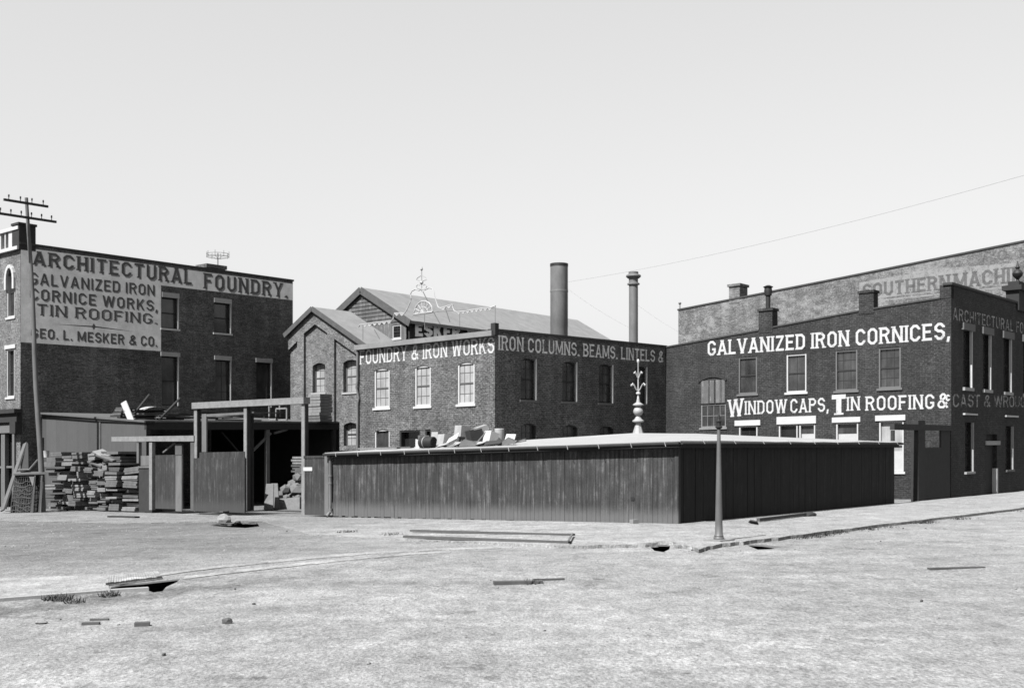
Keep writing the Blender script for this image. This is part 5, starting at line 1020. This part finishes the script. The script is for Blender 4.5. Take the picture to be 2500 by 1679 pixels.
# ---------------------------------------------------------------- timbers and litter on the ground
def timber(a, b_, w_, t_, m, label, group=None, lift=.0, name='timber', cat='timber'): return tag(MB().beam(Vector(a) + Zu * (t_ / 2 + lift), Vector(b_) + Zu * (t_ / 2 + lift), w_, t_).build(name, m), label, cat, group)
timber(gpt(1004, 1297, .05), gpt(1401, 1308, .06), .12, .055, 'woodM', 'upper of two long timbers lying on the pavement before the shed', 'timbers before the shed')
timber(gpt(988, 1312, .05), gpt(1391, 1327, .06), .12, .06, 'woodM', 'lower of two long timbers lying at the pavement edge before the shed', 'timbers before the shed', .0)
timber(gpt(1398, 1309, .08), gpt(1388, 1327, .08), .04, .025, 'wood', 'short crosspiece joining the right ends of the two long timbers', None, .06)
timber(gpt(1851, 1274, .075), gpt(1965, 1260, .075), .1, .09, 'woodM', 'slim pole lying on the pavement beside the dark shed wall', None, .02, 'pole', 'pole')
tag(sheetm(MB(), gpt(1827, 1273, .08), gpt(1852, 1277, .08), gpt(1848, 1270, .2), gpt(1832, 1267, .2), .03).build('board_offcut', 'wood'), 'pointed offcut at the left end of the slim pole on the pavement', 'board')
lump('clod', gpt(1975, 1260, .07), .16, 'woodD', 'dark clod at the right end of the slim pole on the pavement', 'clod', None, (1.4, .7, .6))
for i, (xa, ya, xb, yb, w_) in enumerate(((492, 1256, 560, 1259, .2), (505, 1253, 580, 1256, .25), (540, 1258, 610, 1254, .2), (520, 1252, 590, 1253, .2))):
    timber(gpt(xa, ya), gpt(xb, yb), w_, .05, ('woodD', 'wood', 'woodM', 'woodD')[i], 'scrap board in the loose scatter at the foot of the closed gate leaf', 'scrap boards before the gate', .02 + .05 * i, 'plank', 'plank')
timber(gpt(268, 1263), gpt(335, 1265), .22, .06, 'woodD', 'dark scrap board lying before the squared lumber pile', None, .02, 'plank', 'plank')
lump('stone_lump', gpt(547, 1276), .22, 'stoneG', 'pale stone at the lip of the gutter hole before the gate', 'stone', None, (1.1, .7, .9))
# plank bridge over the near gutter
pa, pb, pc_, pd = gpt(258, 1430), gpt(394, 1413), gpt(385, 1400), gpt(262, 1410)
br = thing('plank_bridge', (pa + pc_) / 2, 'low slatted plank bridge over the gutter hole in the crossing', 'footbridge')
n_ = 22; mb = MB()
for k in range(n_):
    f0, f1 = k / n_, (k + .9) / n_; q = [pa + (pb - pa) * f0, pa + (pb - pa) * f1, pd + (pc_ - pd) * f1, pd + (pc_ - pd) * f0]; l_ = Zu * (.01 + random.uniform(0, .012)); mb.hexa([p + l_ for p in q] + [p + l_ + Zu * .035 for p in q])
mb.build('deck', 'cross', br)
MB().beam(pa + Zu * .0, pb + Zu * .0, .06, .03).build('bearer', 'cross', br)
tag(MB().beam(gpt(-60, 1472) + Zu * .02, gpt(262, 1447) + Zu * .02, .1, .06).build('kerb_stone', 'stone'), 'long pale kerb stone edging the crossing at the left', 'kerb'); tag(MB().beam(gpt(268, 1446) + Zu * .02, gpt(362, 1440.5) + Zu * .02, .12, .06).build('kerb_stone', 'stone'), 'short white kerb stone along the gutter hole at the plank bridge', 'kerb')
for i, (px, py, w_, h_, L, m, lab) in enumerate(((347, 1527, .12, .045, .17, 'woodM', 'lone dark brick-like block on the street at lower left'), (222, 1524, .09, .03, .2, 'woodM', 'dark board scrap with a pale end at lower left'), (243, 1513, .06, .018, .22, 'woodM', 'thin sliver behind the board scrap at lower left'), (1265, 1425, .14, .05, .75, 'woodM', 'ragged bark strip lying mid street before the timbers'), (1340, 1416, .06, .03, .5, 'woodM', 'thin bark strip just right of the ragged one'), (2335, 1388, .10, .03, 1.0, 'woodM', 'long dark scrap lying on the street at right'))):
    a = random.uniform(-.05, .25); p = gpt(px, py); e = Vector((math.cos(a), math.sin(a), 0)) * L / 2
    tag(MB().beam(p - e + Zu * h_ * .5, p + e + Zu * h_ * .5, w_, h_).build('wood_scrap', m), lab, 'scrap')
SG = 'loose stones on the dirt street'
stl = 'small loose stone on the dirt street'
proto = lump('stone', gpt(100, 1522), .06, 'stoneG', stl, 'stone', SG, (1.2, 1, .6)); proto2 = lump('stone', gpt(555, 1521), .06, 'woodM', 'dark clod of earth on the dirt street', 'clod', 'dark clods on the street', (1.1, 1, .8)); proto2.name = 'clod'
SP = [(13, 1334), (30, 1336), (55, 1334), (70, 1332), (60, 1337), (75, 1339), (148, 1512), (222, 1537), (290, 1525), (574, 1438), (910, 1427), (830, 1420), (1198, 1417), (1215, 1434), (1395, 1397), (2150, 1322), (2170, 1323), (2085, 1320), (2260, 1290), (2480, 1438), (1682, 1345), (1690, 1344), (1950, 1342), (1940, 1340), (2205, 1290), (1275, 1270 + 120), (640, 1300), (700, 1297), (1100, 1590), (2020, 1560), (400, 1600), (1500, 1480), (1860, 1420), (2250, 1468), (900, 1620), (1700, 1600), (620, 1475), (90, 1600), (2400, 1560), (1330, 1540)]
for i, (px, py) in enumerate(SP):
    src = proto if i % 3 else proto2; c = src.copy(); COL.objects.link(c); c.location = gpt(px, py); k = random.uniform(.22, .5); c.scale = (k, k * random.uniform(.6, 1), k); c.rotation_euler = (0, 0, random.uniform(0, 6))
# gravel and crumbs of earth bedded in the street
rg = random.Random(11); V = []; Fa = []
OCT = [(1, 0, 0), (0, 1, 0), (-1, 0, 0), (0, -1, 0), (0, 0, 1)]
for _ in range(17000):
    px, py = rg.uniform(-150, 2650), 1262 + 440 * rg.random(); p = gpt(px, py)
    if any(inside(p, h) for h in PW) or (px > 690 and py < 1335 - max(0, px - 1700) * .118): continue
    r = p.y * rg.choice((.0004, .0005, .0006, .0009, .0013)) * rg.uniform(.6, 1.2); r = min(r, .05); a = rg.uniform(0, 6.3); i = len(V); c_, s_ = math.cos(a), math.sin(a); z = p.z + rough(p.x, p.y, .004)
    for x, y, zz_ in OCT:
        k = rg.uniform(.6, 1.3); V.append((p.x + (x * c_ - y * s_) * r * 1.4 * k, p.y + (x * s_ + y * c_) * r * k, z - r * .25 + zz_ * r * .75 * k))
    for k in range(4): Fa.append((i + k, i + (k + 1) % 4, i + 4))
me = bpy.data.meshes.new('gravel'); me.from_pydata(V, [], Fa); me.materials.append(MT['gravel']); o = bpy.data.objects.new('gravel', me); COL.objects.link(o)
tag(o, 'fine gravel and crumbs of earth strewn over the dirt street', 'gravel', None, 'stuff')
mb = MB()                                                     # ragged weeds; more tufts put along the kerb for its shaded holes
def tuft(p, r, n_, h_):
    for _ in range(n_):
        a = random.uniform(0, 6.28); b_ = p + Vector((math.cos(a), math.sin(a), 0)) * r * random.random(); t = b_ + Vector((random.uniform(-1, 1), random.uniform(-1, 1), 0)) * h_ * .7 + Zu * h_ * random.uniform(.4, 1); w_ = Vector((math.sin(a), math.cos(a), 0)) * .012
        mb.face([b_ - w_, b_ + w_, t])
for i in range(80):
    px = random.uniform(1930, 2480); base = 1304 - (px - 1950) * .118 + random.uniform(-3, 12); tuft(gpt(px, base), random.uniform(.15, .5), random.randint(8, 40), .09)
for px, py, r, n_ in ((138, 1463, .22, 150), (152, 1466, .15, 60), (268, 1455, .16, 90), (185, 1471, .14, 50), (850, 1300, .35, 90), (960, 1307, .4, 70), (2050, 1300, .3, 60), (1300, 1425, .2, 30)): tuft(gpt(px, py), r, n_, .10)
w_ = mb.build('weeds', 'weed'); tag(w_, 'dry ragged weeds by the gutter, more tufts added for dark kerb holes', 'weeds', None, 'stuff')
